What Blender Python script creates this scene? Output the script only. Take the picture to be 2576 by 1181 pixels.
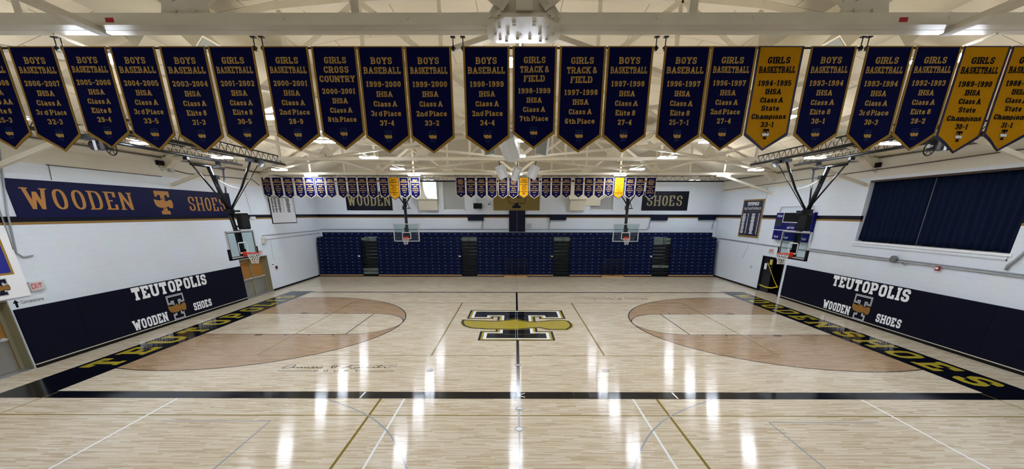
import bpy, math, random
from mathutils import Matrix, Vector
random.seed(7)
SC = bpy.context.scene
for o in list(bpy.data.objects): bpy.data.objects.remove(o)
PI = math.pi
COL = SC.collection

# ---------------------------------------------------------------- camera
CW = 2576.0
cam_d = bpy.data.cameras.new('camera'); cam = bpy.data.objects.new('camera', cam_d); COL.objects.link(cam)
PIT, YAW, ROL, FPX, PCX, PCY = 0.3493, -0.0031, 0.0009, 1047.733, 1292.13, 917.31
fw = Vector((math.sin(YAW)*math.cos(PIT), math.cos(YAW)*math.cos(PIT), -math.sin(PIT)))
r0 = Vector((math.cos(YAW), -math.sin(YAW), 0)); u0 = r0.cross(fw)
rt = r0*math.cos(ROL)+u0*math.sin(ROL); up = u0*math.cos(ROL)-r0*math.sin(ROL)
M = Matrix((rt, up, -fw)).transposed().to_4x4(); M.translation = (-0.1038, -10.5646, 4.6656)
cam.matrix_world = M
cam_d.sensor_fit = 'HORIZONTAL'; cam_d.sensor_width = 36.0; cam_d.lens = FPX*36/CW
cam_d.shift_x = (CW/2-PCX)/CW; cam_d.shift_y = (PCY-1181/2)/CW
cam_d.clip_start = 0.05; cam_d.clip_end = 200
SC.camera = cam
# ---------------------------------------------------------------- world, exposure
w = bpy.data.worlds.new('world'); SC.world = w; w.use_nodes = True
w.node_tree.nodes['Background'].inputs[0].default_value = (0.9, 0.95, 1, 1)
w.node_tree.nodes['Background'].inputs[1].default_value = 0.02
LENS, UPL = 78.0, 32.0            # emission of the fixture lenses, and of uplights added to brighten the ceiling
SC.view_settings.view_transform = 'Standard'; SC.view_settings.look = 'None'
SC.view_settings.exposure = 0.58; SC.view_settings.gamma = 1.0
try: SC.view_settings.use_curve_mapping = False
except Exception: pass

# ---------------------------------------------------------------- materials
def lin(c):
    if isinstance(c, str): c = [int(c[i:i+2], 16) for i in (0, 2, 4)]
    f = lambda v: (v/255/12.92 if v/255 <= .04045 else ((v/255+.055)/1.055)**2.4)
    return tuple(f(v) for v in c)+(1,)
MATS = {}
def mat(name, c, rough=.5, metal=0., noise=0., nscale=6., emit=0., bump=0., spec=.5, coat=0.):
    if name in MATS: return MATS[name]
    m = bpy.data.materials.new(name); m.use_nodes = True; MATS[name] = m
    nt = m.node_tree; b = nt.nodes['Principled BSDF']; c = lin(c)
    b.inputs['Base Color'].default_value = c; b.inputs['Roughness'].default_value = rough
    b.inputs['Metallic'].default_value = metal; b.inputs['Specular IOR Level'].default_value = spec
    b.inputs['Coat Weight'].default_value = coat; b.inputs['Coat Roughness'].default_value = .08
    if noise or bump:
        tc = nt.nodes.new('ShaderNodeTexCoord'); n = nt.nodes.new('ShaderNodeTexNoise')
        n.inputs['Scale'].default_value = nscale; n.inputs['Detail'].default_value = 4
        nt.links.new(tc.outputs['Object'], n.inputs['Vector'])
        if noise:
            mx = nt.nodes.new('ShaderNodeMix'); mx.data_type = 'RGBA'
            mx.inputs[6].default_value = tuple(v*(1-noise) for v in c[:3])+(1,)
            mx.inputs[7].default_value = tuple(min(1, v*(1+noise)) for v in c[:3])+(1,)
            nt.links.new(n.outputs['Fac'], mx.inputs[0]); nt.links.new(mx.outputs[2], b.inputs['Base Color'])
        if bump:
            bp = nt.nodes.new('ShaderNodeBump'); bp.inputs['Strength'].default_value = bump; bp.inputs['Distance'].default_value = .01
            nt.links.new(n.outputs['Fac'], bp.inputs['Height']); nt.links.new(bp.outputs['Normal'], b.inputs['Normal'])
    if emit:
        b.inputs['Emission Color'].default_value = c; b.inputs['Emission Strength'].default_value = emit
    return m

def math_node(nt, op, a, b=None):
    n = nt.nodes.new('ShaderNodeMath'); n.operation = op
    for i, v in enumerate((a, b)):
        if v is None: continue
        if isinstance(v, (int, float)): n.inputs[i].default_value = v
        else: nt.links.new(v, n.inputs[i])
    return n.outputs[0]

def wood(name, dark, mid, light):
    m = bpy.data.materials.new(name); m.use_nodes = True; nt = m.node_tree; b = nt.nodes['Principled BSDF']
    tc = nt.nodes.new('ShaderNodeTexCoord'); sp = nt.nodes.new('ShaderNodeSeparateXYZ')
    nt.links.new(tc.outputs['Object'], sp.inputs[0])
    row = math_node(nt, 'FLOOR', math_node(nt, 'DIVIDE', sp.outputs[1], .045))
    wn = nt.nodes.new('ShaderNodeTexWhiteNoise'); wn.noise_dimensions = '1D'; nt.links.new(row, wn.inputs['W'])
    xs = math_node(nt, 'ADD', math_node(nt, 'DIVIDE', sp.outputs[0], .5), math_node(nt, 'MULTIPLY', wn.outputs['Value'], 17.3))
    pl = math_node(nt, 'FLOOR', xs)
    cb = nt.nodes.new('ShaderNodeCombineXYZ'); nt.links.new(row, cb.inputs[0]); nt.links.new(pl, cb.inputs[1])
    w2 = nt.nodes.new('ShaderNodeTexWhiteNoise'); w2.noise_dimensions = '2D'; nt.links.new(cb.outputs[0], w2.inputs['Vector'])
    mp = nt.nodes.new('ShaderNodeMapping'); mp.inputs['Scale'].default_value = (2.2, 26, 1)
    nt.links.new(tc.outputs['Object'], mp.inputs[0])
    gn = nt.nodes.new('ShaderNodeTexNoise'); gn.inputs['Scale'].default_value = 1.6; gn.inputs['Detail'].default_value = 5
    nt.links.new(mp.outputs[0], gn.inputs['Vector'])
    mix = math_node(nt, 'ADD', math_node(nt, 'MULTIPLY', w2.outputs['Value'], .58), math_node(nt, 'MULTIPLY', gn.outputs['Fac'], .46))
    rp = nt.nodes.new('ShaderNodeValToRGB'); e = rp.color_ramp.elements
    e[0].position = .1; e[0].color = lin(dark); e[1].position = .95; e[1].color = lin(light)
    k = e.new(.42); k.color = lin(mid)
    nt.links.new(mix, rp.inputs[0]); nt.links.new(rp.outputs[0], b.inputs['Base Color'])
    gloss(nt, b)
    MATS[name] = m; return m
def gloss(nt, b):
    """the court varnish: glossy with a faint waviness of the boards"""
    b.inputs['Roughness'].default_value = .125; b.inputs['Specular IOR Level'].default_value = .42
    b.inputs['Anisotropic'].default_value = .95; tg = nt.nodes.new('ShaderNodeCombineXYZ'); tg.inputs[1].default_value = 1; nt.links.new(tg.outputs[0], b.inputs['Tangent'])
    tc = nt.nodes.new('ShaderNodeTexCoord'); mp = nt.nodes.new('ShaderNodeMapping'); mp.inputs['Scale'].default_value = (.8, 11, 1)
    nt.links.new(tc.outputs['Object'], mp.inputs[0])
    n = nt.nodes.new('ShaderNodeTexNoise'); n.inputs['Scale'].default_value = 1.3; n.inputs['Detail'].default_value = 2
    nt.links.new(mp.outputs[0], n.inputs['Vector'])
    bp = nt.nodes.new('ShaderNodeBump'); bp.inputs['Strength'].default_value = .12; bp.inputs['Distance'].default_value = .01
    nt.links.new(n.outputs['Fac'], bp.inputs['Height']); nt.links.new(bp.outputs['Normal'], b.inputs['Normal'])
def paint(name, c):
    m = mat(name, c, .13); b = m.node_tree.nodes['Principled BSDF']; gloss(m.node_tree, b); b.inputs['Specular IOR Level'].default_value = .32; b.inputs['Roughness'].default_value = .1; return m

def blockwall(name, ax, low, high, zsplit):
    """painted block courses; the courses above zsplit in a cream tone"""
    m = bpy.data.materials.new(name); m.use_nodes = True; nt = m.node_tree; b = nt.nodes['Principled BSDF']
    tc = nt.nodes.new('ShaderNodeTexCoord'); sp = nt.nodes.new('ShaderNodeSeparateXYZ'); nt.links.new(tc.outputs['Object'], sp.inputs[0])
    cb = nt.nodes.new('ShaderNodeCombineXYZ'); nt.links.new(sp.outputs[ax], cb.inputs[0]); nt.links.new(sp.outputs[2], cb.inputs[1])
    br = nt.nodes.new('ShaderNodeTexBrick'); nt.links.new(cb.outputs[0], br.inputs['Vector'])
    br.inputs['Scale'].default_value = 1; br.inputs['Brick Width'].default_value = .4; br.inputs['Row Height'].default_value = .2
    br.inputs['Mortar Size'].default_value = .006; br.inputs['Mortar Smooth'].default_value = .6
    br.inputs['Color1'].default_value = (1, 1, 1, 1); br.inputs['Color2'].default_value = (.985, .985, .985, 1); br.inputs['Mortar'].default_value = (.90, .90, .90, 1)
    st = math_node(nt, 'GREATER_THAN', sp.outputs[2], zsplit)
    mx = nt.nodes.new('ShaderNodeMix'); mx.data_type = 'RGBA'; nt.links.new(st, mx.inputs[0])
    mx.inputs[6].default_value = lin(low); mx.inputs[7].default_value = lin(high)
    mu = nt.nodes.new('ShaderNodeMix'); mu.data_type = 'RGBA'; mu.blend_type = 'MULTIPLY'; mu.inputs[0].default_value = 1
    nt.links.new(mx.outputs[2], mu.inputs[6]); nt.links.new(br.outputs['Color'], mu.inputs[7])
    no = nt.nodes.new('ShaderNodeTexNoise'); no.inputs['Scale'].default_value = 1.1; no.inputs['Detail'].default_value = 5
    nt.links.new(tc.outputs['Object'], no.inputs['Vector'])
    m2 = nt.nodes.new('ShaderNodeMix'); m2.data_type = 'RGBA'; m2.blend_type = 'MULTIPLY'; m2.inputs[0].default_value = .12
    nt.links.new(mu.outputs[2], m2.inputs[6]); nt.links.new(no.outputs['Color'], m2.inputs[7])
    nt.links.new(m2.outputs[2], b.inputs['Base Color']); b.inputs['Roughness'].default_value = .45
    bp = nt.nodes.new('ShaderNodeBump'); bp.inputs['Strength'].default_value = .12; bp.inputs['Distance'].default_value = .005
    nt.links.new(br.outputs['Fac'], bp.inputs['Height']); bp.invert = True; nt.links.new(bp.outputs['Normal'], b.inputs['Normal'])
    MATS[name] = m; return m

def deck(name):
    m = bpy.data.materials.new(name); m.use_nodes = True; nt = m.node_tree; b = nt.nodes['Principled BSDF']
    tc = nt.nodes.new('ShaderNodeTexCoord'); sp = nt.nodes.new('ShaderNodeSeparateXYZ'); nt.links.new(tc.outputs['Object'], sp.inputs[0])
    cb = nt.nodes.new('ShaderNodeCombineXYZ'); nt.links.new(sp.outputs[0], cb.inputs[0]); nt.links.new(sp.outputs[1], cb.inputs[1])
    br = nt.nodes.new('ShaderNodeTexBrick'); nt.links.new(cb.outputs[0], br.inputs['Vector'])
    br.inputs['Scale'].default_value = 1; br.inputs['Brick Width'].default_value = 2.4; br.inputs['Row Height'].default_value = 1.45
    br.inputs['Mortar Size'].default_value = .012; br.inputs['Color1'].default_value = lin('ebe3d0'); br.inputs['Color2'].default_value = lin('e7dfcb')
    br.inputs['Mortar'].default_value = lin('a89e88')
    nt.links.new(br.outputs['Color'], b.inputs['Base Color']); b.inputs['Roughness'].default_value = .8
    MATS[name] = m; return m

WHITE = mat('white_paint', 'e8e9ec', .4)
CREAM = mat('cream_steel', 'e6dfcc', .38, noise=.06, nscale=5)
NAVY = mat('navy_vinyl', '04061c', .6, noise=.12, nscale=9, spec=.12)
NAVYP = mat('navy_paint', '040618', .45, spec=.2)
GOLDP = mat('gold_paint', '8a6a2c', .45)
BLACK = mat('black_paint', '08090b', .45, spec=.15)
BLACKS = mat('black_steel', '14171c', .3, metal=.3)
SILV = mat('silver_metal', 'b9bcc0', .35, metal=.8)
ALU = mat('aluminium_frame', 'c9ccd0', .4, metal=.4)
RUBBER = mat('black_rubber', '070809', .6, spec=.2)
LETW = mat('white_lettering', 'f2f3f5', .45)
CLOTHB = mat('royal_banner_cloth', '02083c', .6, noise=.12, nscale=7, spec=.08)
CLOTHG = mat('gold_banner_cloth', 'c48a06', .6, noise=.1, nscale=7, spec=.08)
TRIMG = mat('gold_trim_cloth', 'a07c34', .6, spec=.1)
LETG = mat('gold_lettering', 'bd9850', .6, spec=.1)
LETN = mat('navy_lettering', '030617', .6, spec=.1)
TRIML = mat('tan_trim_cloth', 'd2bfa0', .5)
BROWN = mat('brown_shoe_fill', '8f6524', .5)
ORANGE = mat('orange_rim', 'd8331c', .35)
NETM = mat('white_net_cord', 'ecebe6', .7)
BLEACH = mat('navy_bleacher_plastic', '03143e', .5, noise=.1, nscale=3, spec=.12)
DKBLUE = mat('dark_blue_metal', '040a26', .5, spec=.2)
PLATE = mat('pale_seat_number', '8d95b4', .5)
TAN = mat('tan_wood_kick', 'b58a58', .4, noise=.2, nscale=12)
DKGREY = mat('dark_grey_step', '171b1c', .6, spec=.2)
OAK = mat('oak_door', '9a6a2e', .4, noise=.18, nscale=8)
FRAMEM = mat('olive_door_frame', '8a8468', .45)
KICK = mat('steel_kick_plate', '8d8c86', .35, metal=.4, noise=.1, nscale=4)
GREYP = mat('grey_panel', 'a7a9a6', .55, noise=.05)
CONDU = mat('grey_conduit', 'a3a6a9', .4, metal=.3)
GREYB = mat('light_grey_box', 'b5b8ba', .5)
SPK = mat('white_speaker_cabinet', 'd2d5d8', .45)
SPKG = mat('grey_speaker_grille', '8f958f', .7)
CURT = mat('navy_curtain', '121b31', .85, noise=.2, nscale=14, bump=.3, spec=.05)
DUCT = mat('cream_duct', 'ddd6c0', .4, noise=.04)
RED = mat('red_enamel', 'b52025', .4)
EXITR = mat('exit_red', 'd9242b', .4)
YTAPE = mat('yellow_tape', 'd9c62a', .5)
PAPER = mat('paper', 'e6e6ea', .7)
YPAPER = mat('yellow_notice', 'c9b653', .7)
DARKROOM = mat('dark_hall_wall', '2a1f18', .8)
LENSM = mat('lit_lens', 'e8f1ff', .4, emit=LENS)
UPM = mat('added_uplight_glow', 'fff8f0', .4, emit=UPL)  # glow of the uplights added for the ceiling
EMCOVER = mat('emissive_cover', 'cfe4f2', .3, emit=1.1)  # emission put into the pale cover of the left duct hood
ROYAL = mat('royal_score_panel', '080c5a', .4, spec=.2)
BROWNW = mat('brown_header', '3b2a20', .6)
FLOORW = wood('maple_boards', 'b09c7e', 'cabaa0', 'dcd4c1')
STAIN = wood('stained_boards', '85694c', 'a6896a', 'b89c7d')
P_NAVY = paint('court_navy', '03050f'); P_BLACK = paint('court_black', '040506'); P_GOLD = paint('court_gold', 'a8962c')
P_OLIVE = paint('court_olive', '7d6c28'); P_WHITE = paint('court_white', 'f0f1f0'); P_GREY = paint('court_grey', '9aa0a8')
P_BROWN = paint('court_line_brown', '2b1a12')
WALLS = blockwall('side_block_wall', 1, 'dfe7f0', 'e0dccf', 6.12)
WALLE = blockwall('end_block_wall', 0, 'dfe7f0', 'd9d2c0', 7.0)
DECK = deck('roof_deck')
# glass of the backboards
GLASS = bpy.data.materials.new('backboard_glass'); GLASS.use_nodes = True
_n = GLASS.node_tree; _o = _n.nodes['Material Output']; _n.nodes.remove(_n.nodes['Principled BSDF'])
_t = _n.nodes.new('ShaderNodeBsdfTransparent'); _t.inputs[0].default_value = (.80, .87, .86, 1)
_g = _n.nodes.new('ShaderNodeBsdfGlossy'); _g.inputs['Roughness'].default_value = .03
_x = _n.nodes.new('ShaderNodeMixShader'); _x.inputs[0].default_value = .06; _n.links.new(_t.outputs[0], _x.inputs[1])
_n.links.new(_g.outputs[0], _x.inputs[2]); _n.links.new(_x.outputs[0], _o.inputs[0])

# ---------------------------------------------------------------- mesh builder
class MB:
    def __init__(s): s.v = []; s.f = []; s.m = []; s.mi = 0; s.sm = []
    def face(s, pts, smooth=False):
        n = len(s.v); s.v += [tuple(p) for p in pts]; s.f.append(tuple(range(n, n+len(pts)))); s.m.append(s.mi); s.sm.append(smooth)
    def box(s, x0, x1, y0, y1, z0, z1):
        if x0 > x1: x0, x1 = x1, x0
        if y0 > y1: y0, y1 = y1, y0
        if z0 > z1: z0, z1 = z1, z0
        n = len(s.v)
        s.v += [(x, y, z) for z in (z0, z1) for y in (y0, y1) for x in (x0, x1)]
        for q in ((0, 2, 3, 1), (4, 5, 7, 6), (0, 1, 5, 4), (2, 6, 7, 3), (0, 4, 6, 2), (1, 3, 7, 5)):
            s.f.append(tuple(n+i for i in q)); s.m.append(s.mi); s.sm.append(False)
        return s
    def hexa(s, p):     # 8 corners ordered like box
        n = len(s.v); s.v += [tuple(q) for q in p]
        for q in ((0, 2, 3, 1), (4, 5, 7, 6), (0, 1, 5, 4), (2, 6, 7, 3), (0, 4, 6, 2), (1, 3, 7, 5)):
            s.f.append(tuple(n+i for i in q)); s.m.append(s.mi); s.sm.append(False)
        return s
    def bar(s, a, b, w, h, upv=(0, 0, 1)):      # rectangular bar from a to b
        a, b = Vector(a), Vector(b); d = (b-a).normalized(); u = Vector(upv)
        if abs(d.dot(u)) > .98: u = Vector((0, 1, 0))
        sd = d.cross(u).normalized(); u = sd.cross(d)
        P = []
        for q in (u*-h/2, u*h/2):
            for e in (a, b):
                for k in (-w/2, w/2): P.append(e+sd*k+q)
        return s.hexa(P)
    def tube(s, pts, r, n=8, closed=False, cap=True, r1=None):
        pts = [Vector(p) for p in pts]; k0 = len(s.v); N = len(pts); prev = None
        for i, p in enumerate(pts):
            if closed: d = pts[(i+1) % N]-pts[i-1]
            else: d = pts[min(i+1, N-1)]-pts[max(i-1, 0)]
            d.normalize()
            if prev is None: u = Vector((0, 0, 1)) if abs(d.z) < .9 else Vector((1, 0, 0)); a = d.cross(u).normalized()
            else: a = (prev-d*prev.dot(d)).normalized()
            prev = a; c = d.cross(a)
            rr = r if r1 is None else r+(r1-r)*i/(N-1)
            for j in range(n):
                t = 2*PI*j/n; s.v.append(tuple(p+(a*math.cos(t)+c*math.sin(t))*rr))
        for i in range(N if closed else N-1):
            for j in range(n):
                a0 = k0+i*n+j; a1 = k0+i*n+(j+1) % n; b0 = k0+((i+1) % N)*n+j; b1 = k0+((i+1) % N)*n+(j+1) % n
                s.f.append((a0, a1, b1, b0)); s.m.append(s.mi); s.sm.append(True)
        if cap and not closed:
            s.f.append(tuple(k0+j for j in range(n))[::-1]); s.m.append(s.mi); s.sm.append(False)
            s.f.append(tuple(k0+(N-1)*n+j for j in range(n))); s.m.append(s.mi); s.sm.append(False)
        return s
    def prism(s, poly, o, u, v, d):             # polygon in the u,v plane pushed along d
        o, u, v, d = Vector(o), Vector(u), Vector(v), Vector(d)
        A = [o+u*p[0]+v*p[1] for p in poly]; B = [p+d for p in A]; N = len(A); n = len(s.v)
        s.v += [tuple(p) for p in A+B]
        s.f.append(tuple(range(n, n+N))[::-1]); s.f.append(tuple(range(n+N, n+2*N))); s.m += [s.mi]*2; s.sm += [False]*2
        for i in range(N):
            j = (i+1) % N; s.f.append((n+i, n+j, n+N+j, n+N+i)); s.m.append(s.mi); s.sm.append(False)
        return s
    def disc(s, c, r, axis, d, n=20):           # solid disc of thickness d along the axis
        c, ax = Vector(c), Vector(axis).normalized()
        return s.tube([c-ax*d/2, c+ax*d/2], r, n)
    def build(s, name, mats, parent=None, origin=None):
        me = bpy.data.meshes.new(name)
        off = Vector(origin) if origin else (parent['_o'] if False else Vector((0, 0, 0)))
        if origin is None and parent is not None: off = parent_origin(parent)
        me.from_pydata([tuple(Vector(p)-off) for p in s.v], [], s.f)
        if not isinstance(mats, (list, tuple)): mats = [mats]
        for m in mats: me.materials.append(m)
        me.polygons.foreach_set('material_index', s.m); me.polygons.foreach_set('use_smooth', s.sm)
        me.update()
        o = bpy.data.objects.new(name, me); COL.objects.link(o)
        if parent is not None: o.parent = parent
        else: o.location = off
        return o
def parent_origin(p):
    t = Vector((0, 0, 0))
    while p is not None: t += p.location; p = p.parent
    return t
def thing(name, label, cat, loc=(0, 0, 0), group=None):
    o = bpy.data.objects.new(name, None); COL.objects.link(o); o.location = loc; o.empty_display_size = .1
    tag(o, label, cat, group); return o
def tag(o, label, cat, group=None):
    o['label'] = label; o['category'] = cat
    if group: o['group'] = group
    return o
def struct(o): o['kind'] = 'structure'; return o
def dup(o, parent=None):
    c = o.copy(); COL.objects.link(c)
    if parent is not None: c.parent = parent
    for ch in list(o.children): dup(ch, c)
    return c

# ---------------------------------------------------------------- block lettering
R = .3
GL = {
'A': (.86, [[(0, 0), (.5, 1), (1, 0)], [(.2, .32), (.8, .32)]], [(0, 0), (1, 0)]),
'B': (.78, [[(0, 0), (0, 1), (.93, 1, R), (.93, .52, R), (0, .52)], [(0, .52), (1, .52, R), (1, 0, R), (0, 0)]], [(0, 0), (0, 1)]),
'C': (.74, [[(1, .66), (1, 1, R), (0, 1, R), (0, 0, R), (1, 0, R), (1, .34)]], []),
'D': (.78, [[(0, 0), (0, 1), (1, 1, R), (1, 0, R), (0, 0)]], [(0, 0), (0, 1)]),
'E': (.7, [[(1, .72), (1, 1), (0, 1), (0, 0), (1, 0), (1, .28)], [(0, .5), (.66, .5)]], [(0, 1), (0, 0)]),
'F': (.68, [[(1, .7), (1, 1), (0, 1), (0, 0)], [(0, .5), (.66, .5)]], [(0, 0)]),
'G': (.76, [[(1, .7), (1, 1, R), (0, 1, R), (0, 0, R), (1, 0, R), (1, .44), (.55, .44)]], []),
'H': (.82, [[(0, 0), (0, 1)], [(1, 0), (1, 1)], [(0, .5), (1, .5)]], [(0, 0), (0, 1), (1, 0), (1, 1)]),
'I': (.3, [[(.5, 0), (.5, 1)]], [(.5, 0), (.5, 1)]),
'K': (.82, [[(0, 0), (0, 1)], [(1, 1), (.05, .42)], [(.35, .6), (1, 0)]], [(0, 0), (0, 1), (1, 0), (1, 1)]),
'L': (.66, [[(0, 1), (0, 0), (1, 0), (1, .3)]], [(0, 1)]),
'M': (1.0, [[(0, 0), (0, 1), (.5, .25), (1, 1), (1, 0)]], [(0, 0), (1, 0)]),
'N': (.82, [[(0, 0), (0, 1), (1, 0), (1, 1)]], [(0, 0), (1, 1)]),
'O': (.76, [[(0, 0, R), (1, 0, R), (1, 1, R), (0, 1, R), 'c']], []),
'P': (.74, [[(0, 0), (0, 1), (1, 1, R), (1, .44, R), (0, .44)]], [(0, 0), (0, 1)]),
'R': (.8, [[(0, 0), (0, 1), (.95, 1, R), (.95, .46, R), (0, .46)], [(.5, .46), (1, 0)]], [(0, 0), (0, 1), (1, 0)]),
'S': (.74, [[(1, .7), (1, 1, R), (0, 1, R), (0, .52, R), (1, .5, R), (1, 0, R), (0, 0, R), (0, .3)]], []),
'T': (.78, [[(0, .7), (0, 1), (1, 1), (1, .7)], [(.5, 1), (.5, 0)]], [(.5, 0)]),
'U': (.8, [[(0, 1), (0, 0, R), (1, 0, R), (1, 1)]], [(0, 1), (1, 1)]),
'V': (.84, [[(0, 1), (.5, 0), (1, 1)]], [(0, 1), (1, 1)]),
'W': (1.12, [[(0, 1), (.25, 0), (.5, .85), (.75, 0), (1, 1)]], [(0, 1), (1, 1)]),
'X': (.8, [[(0, 0), (1, 1)], [(0, 1), (1, 0)]], [(0, 0), (1, 1), (0, 1), (1, 0)]),
'Y': (.82, [[(0, 1), (.5, .45), (1, 1)], [(.5, .45), (.5, 0)]], [(0, 1), (1, 1), (.5, 0)]),
'&': (.86, [[(1, 0), (.12, .72), (.12, 1, R), (.62, 1, R), (.62, .7), (0, .34), (0, 0, R), (.72, 0, R), (1, .42)]], []),
'-': (.46, [[(-.5, .42), (1.5, .42)]], []), '.': (.2, [[(.5, 0), (.5, .12)]], []),
'0': (.68, [[(0, 0, R), (1, 0, R), (1, 1, R), (0, 1, R), 'c']], []),
'1': (.5, [[(0, .8), (.55, 1), (.55, 0)]], [(.55, 0)]),
'2': (.68, [[(0, .7), (0, 1, R), (1, 1, R), (1, .62, .2), (.04, .06)], [(-.12, 0), (1, 0), (1, .22)]], []),
'3': (.68, [[(0, .76), (0, 1, R), (1, 1, R), (1, .53, R), (.4, .53)], [(.4, .53), (1, .53, R), (1, 0, R), (0, 0, R), (0, .24)]], []),
'4': (.7, [[(.75, 0), (.75, 1), (0, .3), (1, .3)]], [(.75, 0)]),
'5': (.68, [[(.95, 1), (0, 1), (0, .56), (1, .6, R), (1, 0, R), (0, 0, R), (0, .24)]], []),
'6': (.68, [[(1, .78), (1, 1, R), (0, 1, R), (0, 0, R), (1, 0, R), (1, .56, R), (0, .56)]], []),
'7': (.66, [[(0, .74), (0, 1), (1, 1), (.4, 0)]], []),
'8': (.68, [[(0, 0, R), (1, 0, R), (1, .53, R), (0, .53, R), 'c'], [(.05, .53, R), (.95, .53, R), (.95, 1, R), (.05, 1, R), 'c']], []),
'9': (.68, [[(0, .22), (0, 0, R), (1, 0, R), (1, 1, R), (0, 1, R), (0, .44, R), (1, .44)]], []),
'a': (.66, [[(0, 0, R), (1, 0), (1, .38), (0, .38, R), 'c'], [(.05, .68), (1, .68, R), (1, 0)]], []),
'c': (.6, [[(1, .46), (1, .68, R), (0, .68, R), (0, 0, R), (1, 0, R), (1, .2)]], []),
'd': (.68, [[(1, 1), (1, 0)], [(1, .68), (0, .68, R), (0, 0, R), (1, 0)]], []),
'e': (.64, [[(0, .34), (1, .34), (1, .68, R), (0, .68, R), (0, 0, R), (1, 0, R), (1, .14)]], []),
'f': (.46, [[(1, 1), (.4, 1, R), (.4, 0)], [(-.5, .66), (1.3, .66)]], [(.4, 0)]),
'g': (.66, [[(1, .68), (1, -.27, R), (0, -.27, R)], [(1, .68), (0, .68, R), (0, 0, R), (1, 0)]], []),
'h': (.68, [[(0, 1), (0, 0)], [(0, .66), (1, .66, R), (1, 0)]], [(0, 0), (1, 0)]),
'i': (.26, [[(.5, .68), (.5, 0)], [(.5, .86), (.5, 1)]], [(.5, 0)]),
'k': (.66, [[(0, 1), (0, 0)], [(1, .68), (.05, .28)], [(.35, .42), (1, 0)]], []),
'l': (.26, [[(.5, 1), (.5, 0)]], [(.5, 0)]),
'm': (1.0, [[(0, .68), (0, 0)], [(0, .66), (.5, .66, R), (.5, 0)], [(.5, .66), (1, .66, R), (1, 0)]], [(0, 0), (.5, 0), (1, 0)]),
'n': (.68, [[(0, .68), (0, 0)], [(0, .66), (1, .66, R), (1, 0)]], [(0, 0), (1, 0)]),
'o': (.64, [[(0, 0, R), (1, 0, R), (1, .68, R), (0, .68, R), 'c']], []),
'p': (.68, [[(0, .68), (0, -.27)], [(0, .68), (1, .68, R), (1, 0, R), (0, 0)]], []),
'r': (.52, [[(0, .68), (0, 0)], [(0, .4), (.2, .66, R), (1, .66)]], [(0, 0)]),
's': (.58, [[(1, .5), (1, .68, R), (0, .68, R), (0, .36, R), (1, .34, R), (1, 0, R), (0, 0, R), (0, .18)]], []),
't': (.52, [[(.4, .95), (.4, 0, R), (1.3, 0)], [(-.5, .64), (1.4, .64)]], []),
'u': (.66, [[(0, .68), (0, 0, R), (1, 0, R), (1, .68)], [(1, .3), (1, 0)]], []),
'y': (.66, [[(0, .68), (0, 0, R), (1, 0, R)], [(1, .68), (1, -.27, R), (0, -.27, R)]], []),
}
BANNER = dict(tv=.24, th=.17, sl=.17, ts=.15, n=2, ls=.17)
BLOCK = dict(tv=.26, th=.2, sl=.16, ts=.17, n=2, ls=.17, rr=.2)
SERIF = dict(tv=.2, th=.075, sl=.2, ts=.055, n=5, ls=.28, rr=.5)
SANS = dict(tv=.13, th=.12, sl=0, ts=0, n=3, ls=.18)
FLOORT = dict(tv=.21, th=.2, sl=.15, ts=.16, n=2, ls=.4, rr=.2)
def rounded(pts, closed, n, k=1.):
    out = []; N = len(pts)
    for i, p in enumerate(pts):
        r = (p[2]*k if len(p) > 2 else 0)
        if r == 0 or (not closed and i in (0, N-1)): out.append(Vector(p[:2])); continue
        q = Vector(p[:2]); a = Vector(pts[i-1][:2])-q; b = Vector(pts[(i+1) % N][:2])-q
        ra = min(r, a.length*.5); rb = min(r, b.length*.5)
        A = q+a.normalized()*ra; B = q+b.normalized()*rb
        for j in range(n+1):
            t = j/n; out.append(A*(1-t)**2+q*2*t*(1-t)+B*t*t)
    o = [out[0]]
    for p in out[1:]:
        if (p-o[-1]).length > 1e-5: o.append(p)
    if closed and (o[0]-o[-1]).length < 1e-5: o.pop()
    return o
def stroke_quads(pts, closed, tv, th):
    P = [Vector((p.x/tv, p.y/th)) for p in pts]; N = len(P); L = []
    for i in range(N):
        d0 = P[i]-P[i-1] if (closed or i > 0) else None
        d1 = P[(i+1) % N]-P[i] if (closed or i < N-1) else None
        if d0 is None: d0 = d1
        if d1 is None: d1 = d0
        d0 = d0.normalized(); d1 = d1.normalized()
        n0 = Vector((-d0.y, d0.x)); n1 = Vector((-d1.y, d1.x)); m = n0+n1
        if m.length < .3: m = n0*1.0
        else: m = m.normalized(); m = m/max(.45, m.dot(n0))
        L.append((P[i]+m*.5, P[i]-m*.5))
    Q = []
    for i in range(N if closed else N-1):
        a, b = L[i], L[(i+1) % N]
        Q.append([Vector((p.x*tv, p.y*th)) for p in (a[0], a[1], b[1], b[0])])
    return Q
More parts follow.
